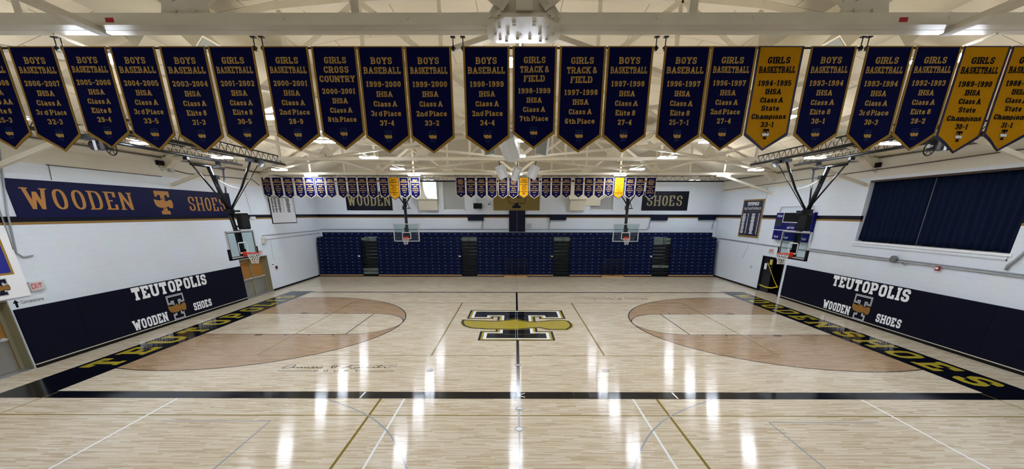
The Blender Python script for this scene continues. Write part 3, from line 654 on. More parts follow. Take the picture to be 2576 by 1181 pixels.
# ================================================================= ROOF STEEL
def roof_z(x):
    for (a, za), (b_, zb) in zip(PROF, PROF[1:]):
        if a <= x <= b_: return za+(zb-za)*(x-a)/(b_-a)
TY = [-4.28, 2.6, 9.45, 16.8]
TL = ['first cream roof truss, crossing the top right above the front banner row', 'second cream roof truss, mostly hidden behind the front banner row', 'third cream roof truss, over mid court with white loudspeakers at its middle', 'fourth cream roof truss, farthest, right above the far banner row']
PN = 2.0625
for ty, lb in zip(TY, TL):
    t = thing('roof_truss', lb, 'roof truss', (0, ty, 6.8), 'cream steel roof trusses')
    b = MB()
    for d0, d1 in ((-.158, -.006), (.006, .158)):
        b.box(XL+.02, XR-.02, ty+d0, ty+d1, 6.8, 6.818)
    b.box(XL+.02, XR-.02, ty-.158, ty-.142, 6.818, 6.92); b.box(XL+.02, XR-.02, ty+.142, ty+.158, 6.818, 6.92)
    b.build('bottom_chord', CREAM, t)
    b = MB(); xs = [-15.2]+[k*PN for k in range(-7, 8)]+[15.3]
    top = lambda x: roof_z(x)-.28 if abs(x) < 15 else 6.98
    for x0, x1 in zip(xs, xs[1:]): b.bar((x0, ty, top(x0)), (x1, ty, top(x1)), .22, .16)
    b.build('top_chord', CREAM, t)
    for k in range(-6, 7):
        x = k*PN
        if k == 0: MB().box(-.1, .1, ty-.2, ty+.06, 6.93, top(0)).build('post', CREAM, t)
        else: MB().box(x-.05, x+.05, ty-.04, ty+.04, 6.86, top(x)).build('post', CREAM, t)
    for s in (-1, 1):
        for x0, x1 in ((0, 2), (4, 2), (4, 6)):
            a, c = (s*(x0*PN+(.22 if x0 == 0 else 0)), ty-.09, 7.0 if x0 == 0 else 6.92), (s*x1*PN, ty-.09, top(x1*PN)-.05)
            b = MB(); b.bar(a, c, .13, .05, (0, 1, 0)); d_ = (Vector(c)-Vector(a)).normalized()
            for q in (.07, .17): pb = Vector(a)+d_*q; b.tube([pb, pb+Vector((0, -.045, 0))], .024, 8)
            b.build('diagonal', CREAM, t)
            if x1 != 6:
                mx = (a[0]+c[0])/2; MB().bar((mx, ty, (a[2]+c[2])/2), (s*(x1 if x0 == 4 else x0+2)*PN if x0 == 0 else s*2*PN, ty, 6.9), .07, .08, (0, 1, 0)).build('sub_diagonal', CREAM, t)
    for gx in (-4, -2, 2, 4):
        x = gx*PN; b = MB()
        b.prism([(-.34, 0), (.34, 0), (.26, .26), (.1, .48), (-.1, .48), (-.26, .26)], (x, ty-.06, 6.83), (1, 0, 0), (0, 0, 1), (0, .012, 0))
        for px, pz in ((-.12, .14), (-.12, .26), (-.12, .38), (.1, .14), (.1, .28), (.2, .1), (-.22, .1)): b.tube([(x+px, ty-.06, 6.83+pz), (x+px, ty-.09, 6.83+pz)], .024, 8)
        b.build('gusset_plate', CREAM, t)
    b = MB(); b.prism([(-.46, -.1), (-.22, -.42), (.22, -.42), (.46, -.1), (.46, .2), (.40, .37), (-.40, .37), (-.46, .2)], (0, ty, 6.782), (1, 0, 0), (0, 1, 0), (0, 0, .016))
    b.prism([(-.62, 0), (-.46, .02), (-.2, .34), (.2, .34), (.46, .02), (.62, 0), (.62, -.06), (-.62, -.06)], (0, ty-.055, 6.9), (1, 0, 0), (0, 0, 1), (0, .014, 0))
    for px, py in ((-.3, -.15), (-.12, -.3), (-.12, -.22), (.12, -.3), (.12, -.22), (.3, -.15), (-.36, .05), (.36, .05), (-.3, .22), (-.22, .28), (.3, .22), (.22, .28), (-.08, .2), (.08, .2), (.2, .05), (-.2, .05)): b.tube([(px, ty+py, 6.784), (px, ty+py, 6.762)], .02, 8)
    for px, pz in ((-.42, .06), (-.34, .06), (.34, .06), (.42, .06), (-.3, .2), (.3, .2)): b.tube([(px, ty-.158, 6.87+pz*.2), (px, ty-.19, 6.87+pz*.2)], .026, 8)
    b.build('center_gusset', CREAM, t)
    if ty < 0:
        for x in (-5.0, 4.55): MB().box(x-.05, x+.05, ty-.162, ty-.158, 6.825, 6.87).build('red_tape', RED, t)
        for x in (-5.6, -2.9, -1.4, 1.6, 2.75, 5.1): MB().tube([(x, ty-.158, 6.87), (x, ty-.18, 6.87)], .02, 8).build('bolt', CREAM, t)
    for s, xw in ((-1, XL), (1, XR)):
        b = MB(); b.prism([(0, -.32), (.12, -.32), (.55, 0), (.55, .1), (0, .1)], (xw, ty-.2, 6.8), (-s, 0, 0), (0, 0, 1), (0, .4, 0)); b.build('end_bracket', CREAM, t)
        b = MB(); b.bar((xw, ty, 5.8), (s*12.3, ty, 6.78), .12, .12, (0, 1, 0)); b.box(xw-s*.03, xw, ty-.1, ty+.1, 5.68, 5.92); b.build('knee_brace', CREAM, t)
# bottom-chord bracing between trusses
ORD = ['first', 'second', 'third', 'fourth']
def brace(a, b_, label, z=6.87, grp='cream bracing bars between the roof trusses', wd=.1):
    d = Vector(b_)-Vector(a); d.normalize(); a = Vector(a)+d*.2; b_ = Vector(b_)-d*.2
    o = MB(); o.bar((a.x, a.y, z), (b_.x, b_.y, z), wd, .012); o.bar((a.x, a.y, z+.04), (b_.x, b_.y, z+.04), .012, .08)
    tag(o.build('roof_brace', CREAM, None, ((a.x+b_.x)/2, (a.y+b_.y)/2, z)), label, 'roof brace', grp)
for i in range(3):
    y0, y1 = TY[i]+.15, TY[i+1]-.15; A, B = ORD[i], ORD[i+1]
    for s, sd in ((-1, 'left'), (1, 'right')):
        brace((0, y0), (s*8.25, y1), 'cream roof brace from middle of %s truss to %s quarter of %s truss' % (A, sd, B), 6.86)
        brace((s*8.25, y0), (0, y1), 'cream roof brace from %s quarter of %s truss to middle of %s truss' % (sd, A, B), 6.835)
        brace((s*8.25, y0), (s*15.2, y1), 'cream roof brace from %s quarter of %s truss to wall end of %s truss' % (sd, A, B), 6.86)
        brace((s*8.25, y0), (s*8.25, y1), 'straight cream strut joining %s quarters of %s and %s trusses' % (sd, A, B), 6.885)
for s, sd in ((-1, 'left'), (1, 'right')):
    brace((s*8.25, 16.95), (0, 23.4), 'cream roof brace from %s quarter of fourth truss to far wall middle' % sd, 6.86)
    brace((s*5.2, -9.8), (s*5.2, -4.1), 'grey cream angle bar in front of first truss, top %s of picture' % sd, 6.735, 'angle bars before the first truss', .12)
# air ducts
for s, sd in ((-1, 'left'), (1, 'right')):
    t = thing('air_duct', 'big round cream air duct running lengthwise under the %s roof slope' % sd, 'air duct', (s*7.45, 8, 8.6), 'round roof ducts')
    MB().tube([(s*7.45, -11, 8.6), (s*7.45, 22.6, 8.6)], .58, 28).build('pipe', DUCT, t)
    for y in (-6.5, -2.0, 5.4, 12, 19.8): MB().tube([(s*7.45+.595*math.cos(a*PI/16), y, 8.6+.595*math.sin(a*PI/16)) for a in range(32)], .02, 6, True).build('seam_ring', DUCT, t)
    for y in (0.2, 7.3, 13.2, 20.6):
        for q in (-1, 1):
            c = Vector((s*7.45+q*.62, y, 8.12)); d = Vector((q*.7, 0, -.7)); side = Vector((0, 1, 0)); n2 = d.cross(side)
            o = MB(); o.hexa([c+d*k+side*j+n2*i for k in (-.2, .14) for j in (-.3, .3) for i in (-.16, .16)]); dv = o.build('outlet_box', DUCT, t)
            o = MB(); o.hexa([c+d*k+side*j+n2*i for k in (.14, .15) for j in (-.26, .26) for i in (-.12, .12)]); o.build('grille', SPKG, dv)

# ================================================================= LIGHTS
def make_light():
    t = thing('high_bay_light', '', 'ceiling light', (0, 0, 0), 'high bay lights')
    b = MB(); b.box(-.34, .34, -.19, .19, .03, .06); b.box(-.12, .12, -.1, .1, .06, .08); b.build('housing', WHITE, t)
    for x in (-.23, .23): MB().box(x-.1, x+.1, -.16, .16, .06, .064).build('added_uplight', UPM, t)  # uplights added on the housing to brighten the roof deck
    for x in (-.17, .17): MB().box(x-.15, x+.15, -.165, .165, .005, .03).build('lens', LENSM, t)
    b = MB()
    b.box(-.02, .02, -.07, .07, .078, .09)
    b.build('hanger', SILV, t); return t
LT = []
for s in (-1, 1):
    for y in (-8.2, -3.55, .3, 3.77, 7.72, 12.4, 16.0, 20.3): LT.append((s*5.9 if y < 9 else s*6.0, y))
    for y in (-3.55, .3, 4.08, 7.75, 12.8, 16.3, 20.6): LT.append((s*(11.75 if y < 9 else 12.15), y))
LT += [(-.04, y) for y in (-3.4, 3.55, 7.3, 15.3)]
RW = {-8.2: 'in the row behind the viewer', -7.6: 'in the row behind the viewer', -3.55: 'in the row just behind the front banners', -3.4: 'in the row just behind the front banners', .3: 'second row past the front banners', 3.77: 'third row past the front banners', 4.08: 'third row past the front banners', 3.55: 'third row past the front banners, beside white loudspeakers', 7.72: 'row just before mid court truss', 7.75: 'row just before mid court truss', 7.3: 'row just before mid court truss, above a loudspeaker', 12.4: 'row just beyond mid court truss', 12.8: 'row just beyond mid court truss', 16.0: 'row just before the far banners', 16.3: 'row just before the far banners', 15.3: 'row just before the far banners', 20.3: 'row behind the far banners', 20.6: 'row behind the far banners'}
L0 = make_light()
for i, (x, y) in enumerate(LT):
    o = L0 if i == 0 else dup(L0); o.location = (x, y, 6.69)
    c = 'middle column' if abs(x) < 1 else ('outer ' if abs(x) > 9 else 'inner ')+('left' if x < 0 else 'right')+' column'
    o['label'] = 'glowing white high bay light, %s, %s' % (c, RW[y])

for x, lb in ((-12, 'outer left'), (-5.95, 'inner left'), (-.04, 'middle'), (5.95, 'inner right'), (12, 'outer right')):
    t = thing('light_rail', 'thin cream conduit rail carrying the %s column of high bay lights' % lb, 'light rail', (x, 9, 6.787), 'rails of the high bay lights')
    MB().bar((x, -4.2, 6.788), (x, 23.45, 6.788), .03, .022).build('rail', CREAM, t)
# ================================================================= BANNERS
def banner(x0, x1, ztop, Y, lines, gold, label, seed, far):
    rnd = random.Random(seed); W = x1-x0; H1 = W*1.74; H2 = W*2.06; xc = (x0+x1)/2
    p1, p2, a1 = rnd.uniform(0, 6), rnd.uniform(0, 6), rnd.uniform(.006, .016)*(1.6 if far else 1)
    tilt = rnd.uniform(-.008, .012)
    def wy(a, z): d = (ztop-z)/H2; return Y+a1*d*math.sin(a/W*5+p1)+.012*d*math.sin(p2+a/W*9+d*4)*(1.3 if far else .7)+tilt*d
    def pt(a, z, k=0.): return Vector((xc+a, wy(a, z)-k, z))
    t = thing('championship_banner', label, 'banner', (xc, Y, ztop), 'far row championship banners' if far else 'front row championship banners')
    # cloth, front and back sheets
    b = MB(); nx, nz = 10, 12
    def edge(a): return ztop-H1-(H2-H1)*(1-abs(a)/(W/2))
    for back in (0, 1):
        g = [[pt(-W/2+W*i/nx, ztop+(edge(-W/2+W*i/nx)-ztop)*j/nz, -.003*back) for i in range(nx+1)] for j in range(nz+1)]
        n = len(b.v)
        for r in g: b.v += [tuple(p) for p in r]
        for j in range(nz):
            for i in range(nx):
                q = n+j*(nx+1)+i; f = (q, q+nx+1, q+nx+2, q+1); b.f.append(f if not back else f[::-1]); b.m.append(0); b.sm.append(True)
    b.build('cloth', CLOTHG if gold else CLOTHB, t)
    # edge trim
    b = MB(); tw = .026
    P = [(-W/2, ztop)]+[(-W/2, ztop-H1*i/8) for i in range(1, 9)]+[(-W/2+W/2*i/4, ztop-H1-(H2-H1)*i/4) for i in range(1, 5)]+[(W/2*i/4, ztop-H2+(H2-H1)*i/4) for i in range(1, 5)]+[(W/2, ztop-H1+H1*i/8) for i in range(1, 9)]
    ci = lambda p: (p[0]*(1-2*tw/W), max(p[1], 0) if False else (p[1]+ (tw*1.15 if abs(p[0]) < W/2*.98 or p[1] < ztop-H1+.001 else 0)))
    for i in range(len(P)-1):
        A, B = P[i], P[i+1]; a, c = ci(A), ci(B)
        b.face([pt(*A, .004), pt(*B, .004), pt(*c, .004), pt(*a, .004)])
    for i in range(6):
        a, c = -W/2+W*i/6, -W/2+W*(i+1)/6; b.face([pt(a, ztop-.012, .004), pt(c, ztop-.012, .004), pt(c, ztop, .004), pt(a, ztop, .004)])
    b.build('edge_trim', NAVYB if gold else (TRIML if far else TRIMG), t)
    # lettering
    nl = len(lines[0])
    u, v = (1, 0, 0), (0, 0, 1)
    rows = []
    zz = ztop-.2*W
    for k, ln in enumerate(lines[0]):
        rows.append((ln, zz-.125*W, .125*W, .80*W if ln in ('BASKETBALL', 'BASEBALL', 'SOFTBALL', 'COUNTRY') else .66*W)); zz -= .178*W
    zz -= .085*W if nl < 3 else .07*W
    for ln in lines[1]:
        rows.append((ln, zz-.107*W, .107*W, .80*W)); zz -= (.187 if len(lines[1]) < 6 else .164)*W
    for ln, zb, h, mw in rows:
        b = MB(); text(b, ln, (xc, Y, zb), u, v, h, maxw=mw, st=BANNER, warp=lambda a, q, zb=zb: pt(a, zb+q, .005))
        b.build('lettering', LETN if gold else LETG, t)
    # small school emblem
    b = MB(); ze = ztop-H1+.03*W
    wp = lambda a, q, k: pt(a, ze+q, .0045+k)
    if gold: emblem(b, (0, 0, 0), u, v, (0, -1, 0), .028*W*1.6, [(0, 0)], [(.1, 0), (-.1, 1)], .0006, wp, .8)
    else: emblem(b, (0, 0, 0), u, v, (0, -1, 0), .028*W*1.6, [(.1, 0), (-.02, 1)], [(.0, 2)], .0006, wp, .8)
    b.build('emblem', [LETN, LETW] if gold else [mat('banner_outline', '3a5686', .5), CLOTHB, LETG], t)
NAVYB = mat('navy_trim_cloth', '0a1040', .5)
BK, BB, GB, SB = ['BASKETBALL'], ['BASEBALL'], ['BASKETBALL'], ['SOFTBALL']
TF = ['TRACK &', 'FIELD']
NEAR = [((-7.525, -6.928), 'B', BK, '2007-2008', 'Class AA', 'Elite 8', '25-3'), ((-6.844, -6.234), 'B', BK, '2006-2007', 'Class A', '3rd Place', '32-3'),
 ((-6.128, -5.536), 'B', BK, '2005-2006', 'Class A', 'Elite 8', '29-4'), ((-5.493, -4.891), 'B', BB, '2004-2005', 'Class A', '3rd Place', '33-5'),
 ((-4.83, -4.215), 'B', BB, '2003-2004', 'Class A', 'Elite 8', '31-3'), ((-4.186, -3.579), 'G', BK, '2001-2002', 'Class A', 'Elite 8', '30-5'),
 ((-3.463, -2.856), 'G', BK, '2000-2001', 'Class A', '2nd Place', '28-9'), ((-2.813, -2.214), 'G', ['CROSS', 'COUNTRY'], '2000-2001', 'Class A', '8th Place', ''),
 ((-2.205, -1.586), 'B', BB, '1999-2000', 'Class A', '3rd Place', '37-4'), ((-1.577, -.957), 'B', BK, '1999-2000', 'Class A', '2nd Place', '33-2'),
 ((-.802, -.183), 'B', BB, '1998-1999', 'Class A', '2nd Place', '34-4'), ((-.142, .449), 'G', TF, '1998-1999', 'Class A', '7th Place', ''),
 ((.484, 1.098), 'G', TF, '1997-1998', 'Class A', '6th Place', ''), ((1.116, 1.728), 'B', BK, '1997-1998', 'Class A', 'Elite 8', '27-4'),
 ((1.87, 2.483), 'B', BB, '1996-1997', 'Class A', 'Elite 8', '25-7-1'), ((2.49, 3.093), 'G', BK, '1996-1997', 'Class A', '2nd Place', '27-4'),
 ((3.108, 3.71), 'G', BK, '1994-1995', 'Class A', 'S', '33-1'), ((3.802, 4.405), 'B', BK, '1993-1994', 'Class A', 'Elite 8', '30-1'),
 ((4.537, 5.149), 'G', BK, '1993-1994', 'Class A', '3rd Place', '30-3'), ((5.184, 5.786), 'G', BK, '1992-1993', 'Class A', 'Elite 8', '28-2'),
 ((5.812, 6.431), 'G', BK, '1989-1990', 'Class A', 'S', '30-1'), ((6.449, 7.055), 'G', BK, '1988-1989', 'Class A', 'S', '31-1')]
FX = [(-15.31, -14.76), (-14.68, -14.1), (-14.04, -13.45), (-13.36, -12.79), (-12.74, -12.17), (-12.1, -11.53), (-11.48, -10.91), (-10.8, -10.23), (-10.17, -9.6), (-9.56, -8.99), (-8.96, -8.38), (-8.27, -7.7), (-7.69, -7.08), (-7.06, -6.49), (-6.4, -5.82), (-3.66, -3.1), (-3.05, -2.49), (-2.42, -1.84), (-1.79, -1.21), (-1.12, -.55), (-.49, .08), (.13, .7), (.77, 1.34), (1.46, 2.04), (2.08, 2.65), (2.7, 3.26), (3.44, 3.99), (4.04, 4.61), (4.66, 5.23), (5.26, 5.79), (5.84, 6.42), (6.5, 7.07), (7.11, 7.66), (7.74, 8.33)]
FAR = [('G', BK, '2012-2013', 'Class 2A', 'Elite 8', '25-5'), ('B', BK, '2012-2013', 'Class 2A', 'Elite 8', '33-1'), ('B', BB, '2012-2013', 'Class 2A', '3rd Place', '38-4'),
 ('G', SB, '2012-2013', 'Class 2A', 'Elite 8', '28-6'), ('G', SB, '2013-2014', 'Class 2A', '2nd Place', '29-6'), ('G', BK, '2013-2014', 'Class 2A', '3rd Place', '30-6'),
 ('B', BK, '2013-2014', 'Class 2A', 'Elite 8', '21-10'), ('B', BB, '2013-2014', 'Class 2A', 'Elite 8', '34-5'), ('B', BB, '2014-2015', 'Class 2A', '3rd Place', '32-8-1'),
 ('G', BK, '2014-2015', 'Class 2A', '2nd Place', '30-3'), ('B', BK, '2015-2016', 'Class 2A', 'Elite 8', '30-2'), ('B', BB, '2015-2016', 'Class 2A', 'Elite 8', '29-10'),
 ('B', BB, '2016-2017', 'Class 2A', 'S', '37-4'), ('G', BK, '2016-2017', 'Class 2A', 'Elite 8', '32-4'), ('G', BK, '2017-2018', 'Class 2A', '2nd Place', '30-3'),
 ('G', TF, '2017-2018', 'Class A', '5th Place', ''), ('B', BB, '2017-2018', 'Class 2A', '2nd Place', '36-2'), ('B', ['TENNIS'], '2018-2019', 'Class A', '7th Place', '13-5'),
 ('B', BK, '2018-2019', 'Class 2A', '2nd Place', '33-6'), ('B', BK, '2019-2020', 'Class 2A', 'Elite 8', '30-6'), ('G', TF, '2018-2019', 'Class A', '9th Place', ''),
 ('B', BB, '2018-2019', 'Class 2A', 'S', '39-2'), ('G', BK, '2019-2020', 'Class 2A', 'Elite Eight', '30-5'), ('B', BK, '2020-2021', 'Class 2A', 'Elite Eight', '30-4'),
 ('B', BK, '2022-2023', 'Class 2A', '2nd Place', '33-2'), ('B', BK, '2023-2024', 'Class 2A', 'Elite Eight', '24-11'), ('B', ['GOLF'], '2024-2025', 'Class A', '8th Place', ''),
 ('G', ['TENNIS'], '2024-2025', 'Class A', '5th Place', '11-2'), ('B', BK, '2024-2025', 'Class 2A', 'Elite Eight', '19-11'), ('B', BB, '2024-2025', 'Class 2A', '2nd Place', '38-3'),
 ('B', ['GOLF'], '2025-2026', 'Class A', 'S', ''), ('G', ['TENNIS'], '2025-2026', 'Class A', '8th Place', '13-0'), ('G', BK, '2025-2026', 'Class 2A', 'Elite Eight', '32-3'),
 ('G', TF, '2025-2026', 'Class 1A', '5th Place', '')]
def nth(i, n, row):
    w_ = ['', 'second', 'third', 'fourth', 'fifth', 'sixth', 'seventh', 'eighth', 'ninth', 'tenth', 'eleventh', 'twelfth', 'thirteenth', 'fourteenth', 'fifteenth', 'sixteenth', 'seventeenth']
    if i == 0: return 'leftmost of the %s row' % row
    if i == n-1: return 'rightmost of the %s row' % row
    return (w_[i]+' from left in the %s row' % row) if i < n/2 else (w_[n-1-i]+' from right in the %s row' % row)
def put(i, n, ext, d, Y, zt, far):
    g, sp, yr, cl, pl, rec = d; gold = pl == 'S'
    body = [yr, 'IHSA', cl]+(['State', 'Champions'] if gold else [pl])+([rec] if rec else [])
    lab = '%s %s %s %s banner, %s' % ('gold' if gold else 'navy', 'girls' if g == 'G' else 'boys', ' '.join(sp).lower().replace(' &', ' and'), yr, nth(i, n, 'far' if far else 'front'))
    banner(ext[0], ext[1], zt, Y, ([('GIRLS' if g == 'G' else 'BOYS')]+sp, body), gold, lab, i+(100 if far else 0), far)
KN = 6.4646/6.6146         # the front row hangs 6.46 m before the viewer
nx_ = lambda x: -.1038+(x+.1038)*KN
for i, d in enumerate(NEAR): put(i, len(NEAR), tuple(nx_(q) for q in d[0]), d[1:], -4.1, 6.69, False)
for i, d in enumerate(FAR): put(i, len(FAR), FX[i], d, 16.6, 6.645, True)
def rod(x0, x1, Y, z, label, grp, ztop):
    t = thing('banner_rod', label, 'banner rod', ((x0+x1)/2, Y, z), grp)
    MB().tube([(x0, Y, z), (x1, Y, z)], .012, 8).build('rod', BLACKS, t)
    for x in (x0+.03, x1-.03):
        b = MB(); b.tube([(x, Y, z), (x, Y, ztop)], .007, 6); b.box(x-.03, x+.03, Y-.025, Y+.025, ztop-.012, ztop+.0); b.box(x-.015, x+.015, Y-.02, Y+.02, z-.03, z+.02); b.build('hanger', BLACKS, t)
NR = [(-8.1, -6.18), (-6.16, -3.54), (-3.49, -.90), (-.83, 1.79), (1.85, 4.5), (4.52, 7.2)]
for (a, c), w_ in zip(NR, ('leftmost', 'second from left', 'third from left', 'third from right', 'second from right', 'rightmost')): rod(nx_(a), nx_(c), -4.078, 6.676, 'black rod holding front banners, %s of six' % w_, 'rods of the front banner row', 6.80)
FR = [(-15.33, -10.88), (-10.85, -8.34), (-8.3, -5.75), (-3.7, -1.17), (-1.15, .72), (.75, 3.3), (3.4, 5.8), (5.82, 8.35)]
for k, (a, c) in enumerate(FR): rod(a, c, 16.622, 6.632, 'thin black rod holding far banners, %s' % nth(k, 8, 'far rod'), 'rods of the far banner row', 6.80)

# ================================================================= LOUDSPEAKERS
def speaker(loc, yaw, pitch, roll, label, L=.56, W=.36, D=.36):
    t = thing('loudspeaker', label, 'loudspeaker', loc, 'white loudspeakers under the trusses')
    prof = [(-W/2, 0), (W/2, 0), (W/2, D*.55), (W*.26, D), (-W*.26, D), (-W/2, D*.55)]
    b = MB(); b.prism(prof, (0, 0, -L/2), (1, 0, 0), (0, 1, 0), (0, 0, L)); b.build('cabinet', SPK, t, (0, 0, 0))
    b = MB(); b.box(-W*.45, W*.45, -.008, 0, -L*.46, L*.46); b.build('grille', SPKG, t, (0, 0, 0))
    t.rotation_euler = (pitch, roll, yaw); Q = t.rotation_euler.to_matrix(); Qi = Q.inverted(); lo = Vector(loc)
    top = lo+Q @ Vector((0, D*.5, L*.3)); ty = min((2.7, 9.5), key=lambda a: abs(a-lo.y)); ty += .15 if lo.y > ty else -.15
    b = MB(); b.tube([Qi @ (Vector(p)-lo) for p in (top, (top.x, top.y, 6.79), (top.x, ty, 6.79))], .018, 6)
    b.build('bracket', BLACKS, t, (0, 0, 0)); return t
speaker((-.02, 10.35, 6.44), PI, -.5, -.42, 'white loudspeaker hung in the middle below the third truss')
speaker((-.64, 10.4, 6.48), PI*.75, -.4, .18, 'white loudspeaker left of the middle one below the third truss')
speaker((.64, 10.4, 6.48), -PI*.75, -.4, -.18, 'white loudspeaker right of the middle one below the third truss')
speaker((-.34, 2.95, 6.54), PI+.2, -.6, .5, 'large grey white loudspeaker beside the centre light behind front banners', .66, .46, .4)
speaker((-.86, 2.95, 6.5), .3, .35, -.2, 'small white loudspeaker peeking left of the centre front banners', .5, .34, .3)
speaker((.66, 3.0, 6.5), -.3, .35, .2, 'small white loudspeaker peeking right of the centre front banners', .5, .34, .3)

# ================================================================= BACKSTOPS
def joist(a, b_, z0, z1, label, step=.36, grp='black open web joists carrying the backstops'):
    a, b_ = Vector(a), Vector(b_); t = thing('backstop_joist', label, 'support beam', ((a.x+b_.x)/2, (a.y+b_.y)/2, z0), grp)
    d = b_-a; n = int(d.length/step); d.normalize()
    MB().tube([(a.x, a.y, z0), (b_.x, b_.y, z0)], .05, 10).build('bottom_chord', BLACKS, t)
    A, B = a+d*.5, b_-d*.5
    MB().bar((A.x, A.y, z1), (B.x, B.y, z1), .05, .04).build('top_chord', BLACKS, t)
    b = MB(); n = max(4, int((B-A).length/step)); pr = None
    for i in range(2*n+1):
        p = A+(B-A)*(i/(2*n)); q = Vector((p.x, p.y, z1 if i % 2 == 0 else z0))
        if pr is not None: b.tube([pr, q], .011, 5)
        pr = q
    b.tube([(A.x, A.y, z1), (a.x+d.x*.25, a.y+d.y*.25, z0)], .011, 5); b.tube([(B.x, B.y, z1), (b_.x-d.x*.25, b_.y-d.y*.25, z0)], .011, 5)
    b.build('web', BLACKS, t)
def backboard(t, T, w=1.83, h=1.07, zb=2.89, pad=True):
    """board in the local frame: x along the board, y pointing away from the court, z up; T maps to the world"""
    def bx(b, x0, x1, y0, y1, z0, z1): b.hexa([T(x, y, z) for z in (z0, z1) for y in (y0, y1) for x in (x0, x1)])
    z1 = zb+h; b = MB()
    bx(b, -w/2, w/2, 0, .012, zb, z1); g = b.build('glass_board', GLASS, t)
    b = MB(); e = .055
    for q in ((-w/2-.01, -w/2+e, zb, z1), (w/2-e, w/2+.01, zb, z1), (-w/2, w/2, zb, zb+e), (-w/2, w/2, z1-e, z1)): bx(b, q[0], q[1], -.012, .04, q[2], q[3])
    b.build('board_frame', ALU, t)
    b = MB()
    for q in ((-w/2+e, -w/2+e+.035, zb+e, z1-e), (w/2-e-.035, w/2-e, zb+e, z1-e), (-w/2+e+.035, w/2-e-.035, zb+e, zb+e+.025), (-w/2+e+.035, w/2-e-.035, z1-e-.025, z1-e)): bx(b, q[0], q[1], -.004, -.001, q[2], q[3])
    if pad: b.build('inner_border', RUBBER, t)
    b = MB(); k = .045; X, Z0, Z1 = .305, zb+.16, zb+.62
    for q in ((-X, -X+k, Z0, Z1), (X-k, X, Z0, Z1), (-X, X, Z1-k, Z1), (-X, X, Z0, Z0+k)): bx(b, q[0], q[1], -.004, -.001, q[2], q[3])
    b.build('target_square', LETW, t)
    if pad:
        b = MB()
        for s in (-1, 1): bx(b, s*(w/2-.03), s*(w/2+.04), -.04, .06, zb-.05, zb+.38)
        bx(b, -w/2-.04, w/2+.04, -.04, .06, zb-.05, zb+.005); b.build('edge_padding', RUBBER, t)
    # rim and net
    zr = 3.05; cy = -.38; r = .23; b = MB()
    b.tube([T(r*math.cos(a*PI/16), cy+r*math.sin(a*PI/16), zr) for a in range(32)], .014, 8, True)
    bx(b, -.1, .1, -.16, -.012, zr-.04, zr+.02); bx(b, -.12, .12, -.03, -.012, zr-.15, zr+.06)
    for s in (-1, 1): b.tube([T(s*.06, -.03, zr-.13), T(s*.14, cy+.16, zr-.01)], .01, 6)
    rim = b.build('rim', ORANGE, t)
    b = MB(); n = 12; lv = [(0, .225), (.08, .215), (.17, .185), (.26, .155), (.35, .135), (.42, .135)]
    for i in range(n):
        for q in (0, 1):
            pts = []
            for j, (dz, rr) in enumerate(lv):
                a = 2*PI*(i+(.5*j if q == 0 else -.5*j))/n; pts.append(T(rr*math.cos(a), cy+rr*math.sin(a), zr-.015-dz))
            b.tube(pts, .006, 4, cap=False)
    b.build('net', NETM, rim)
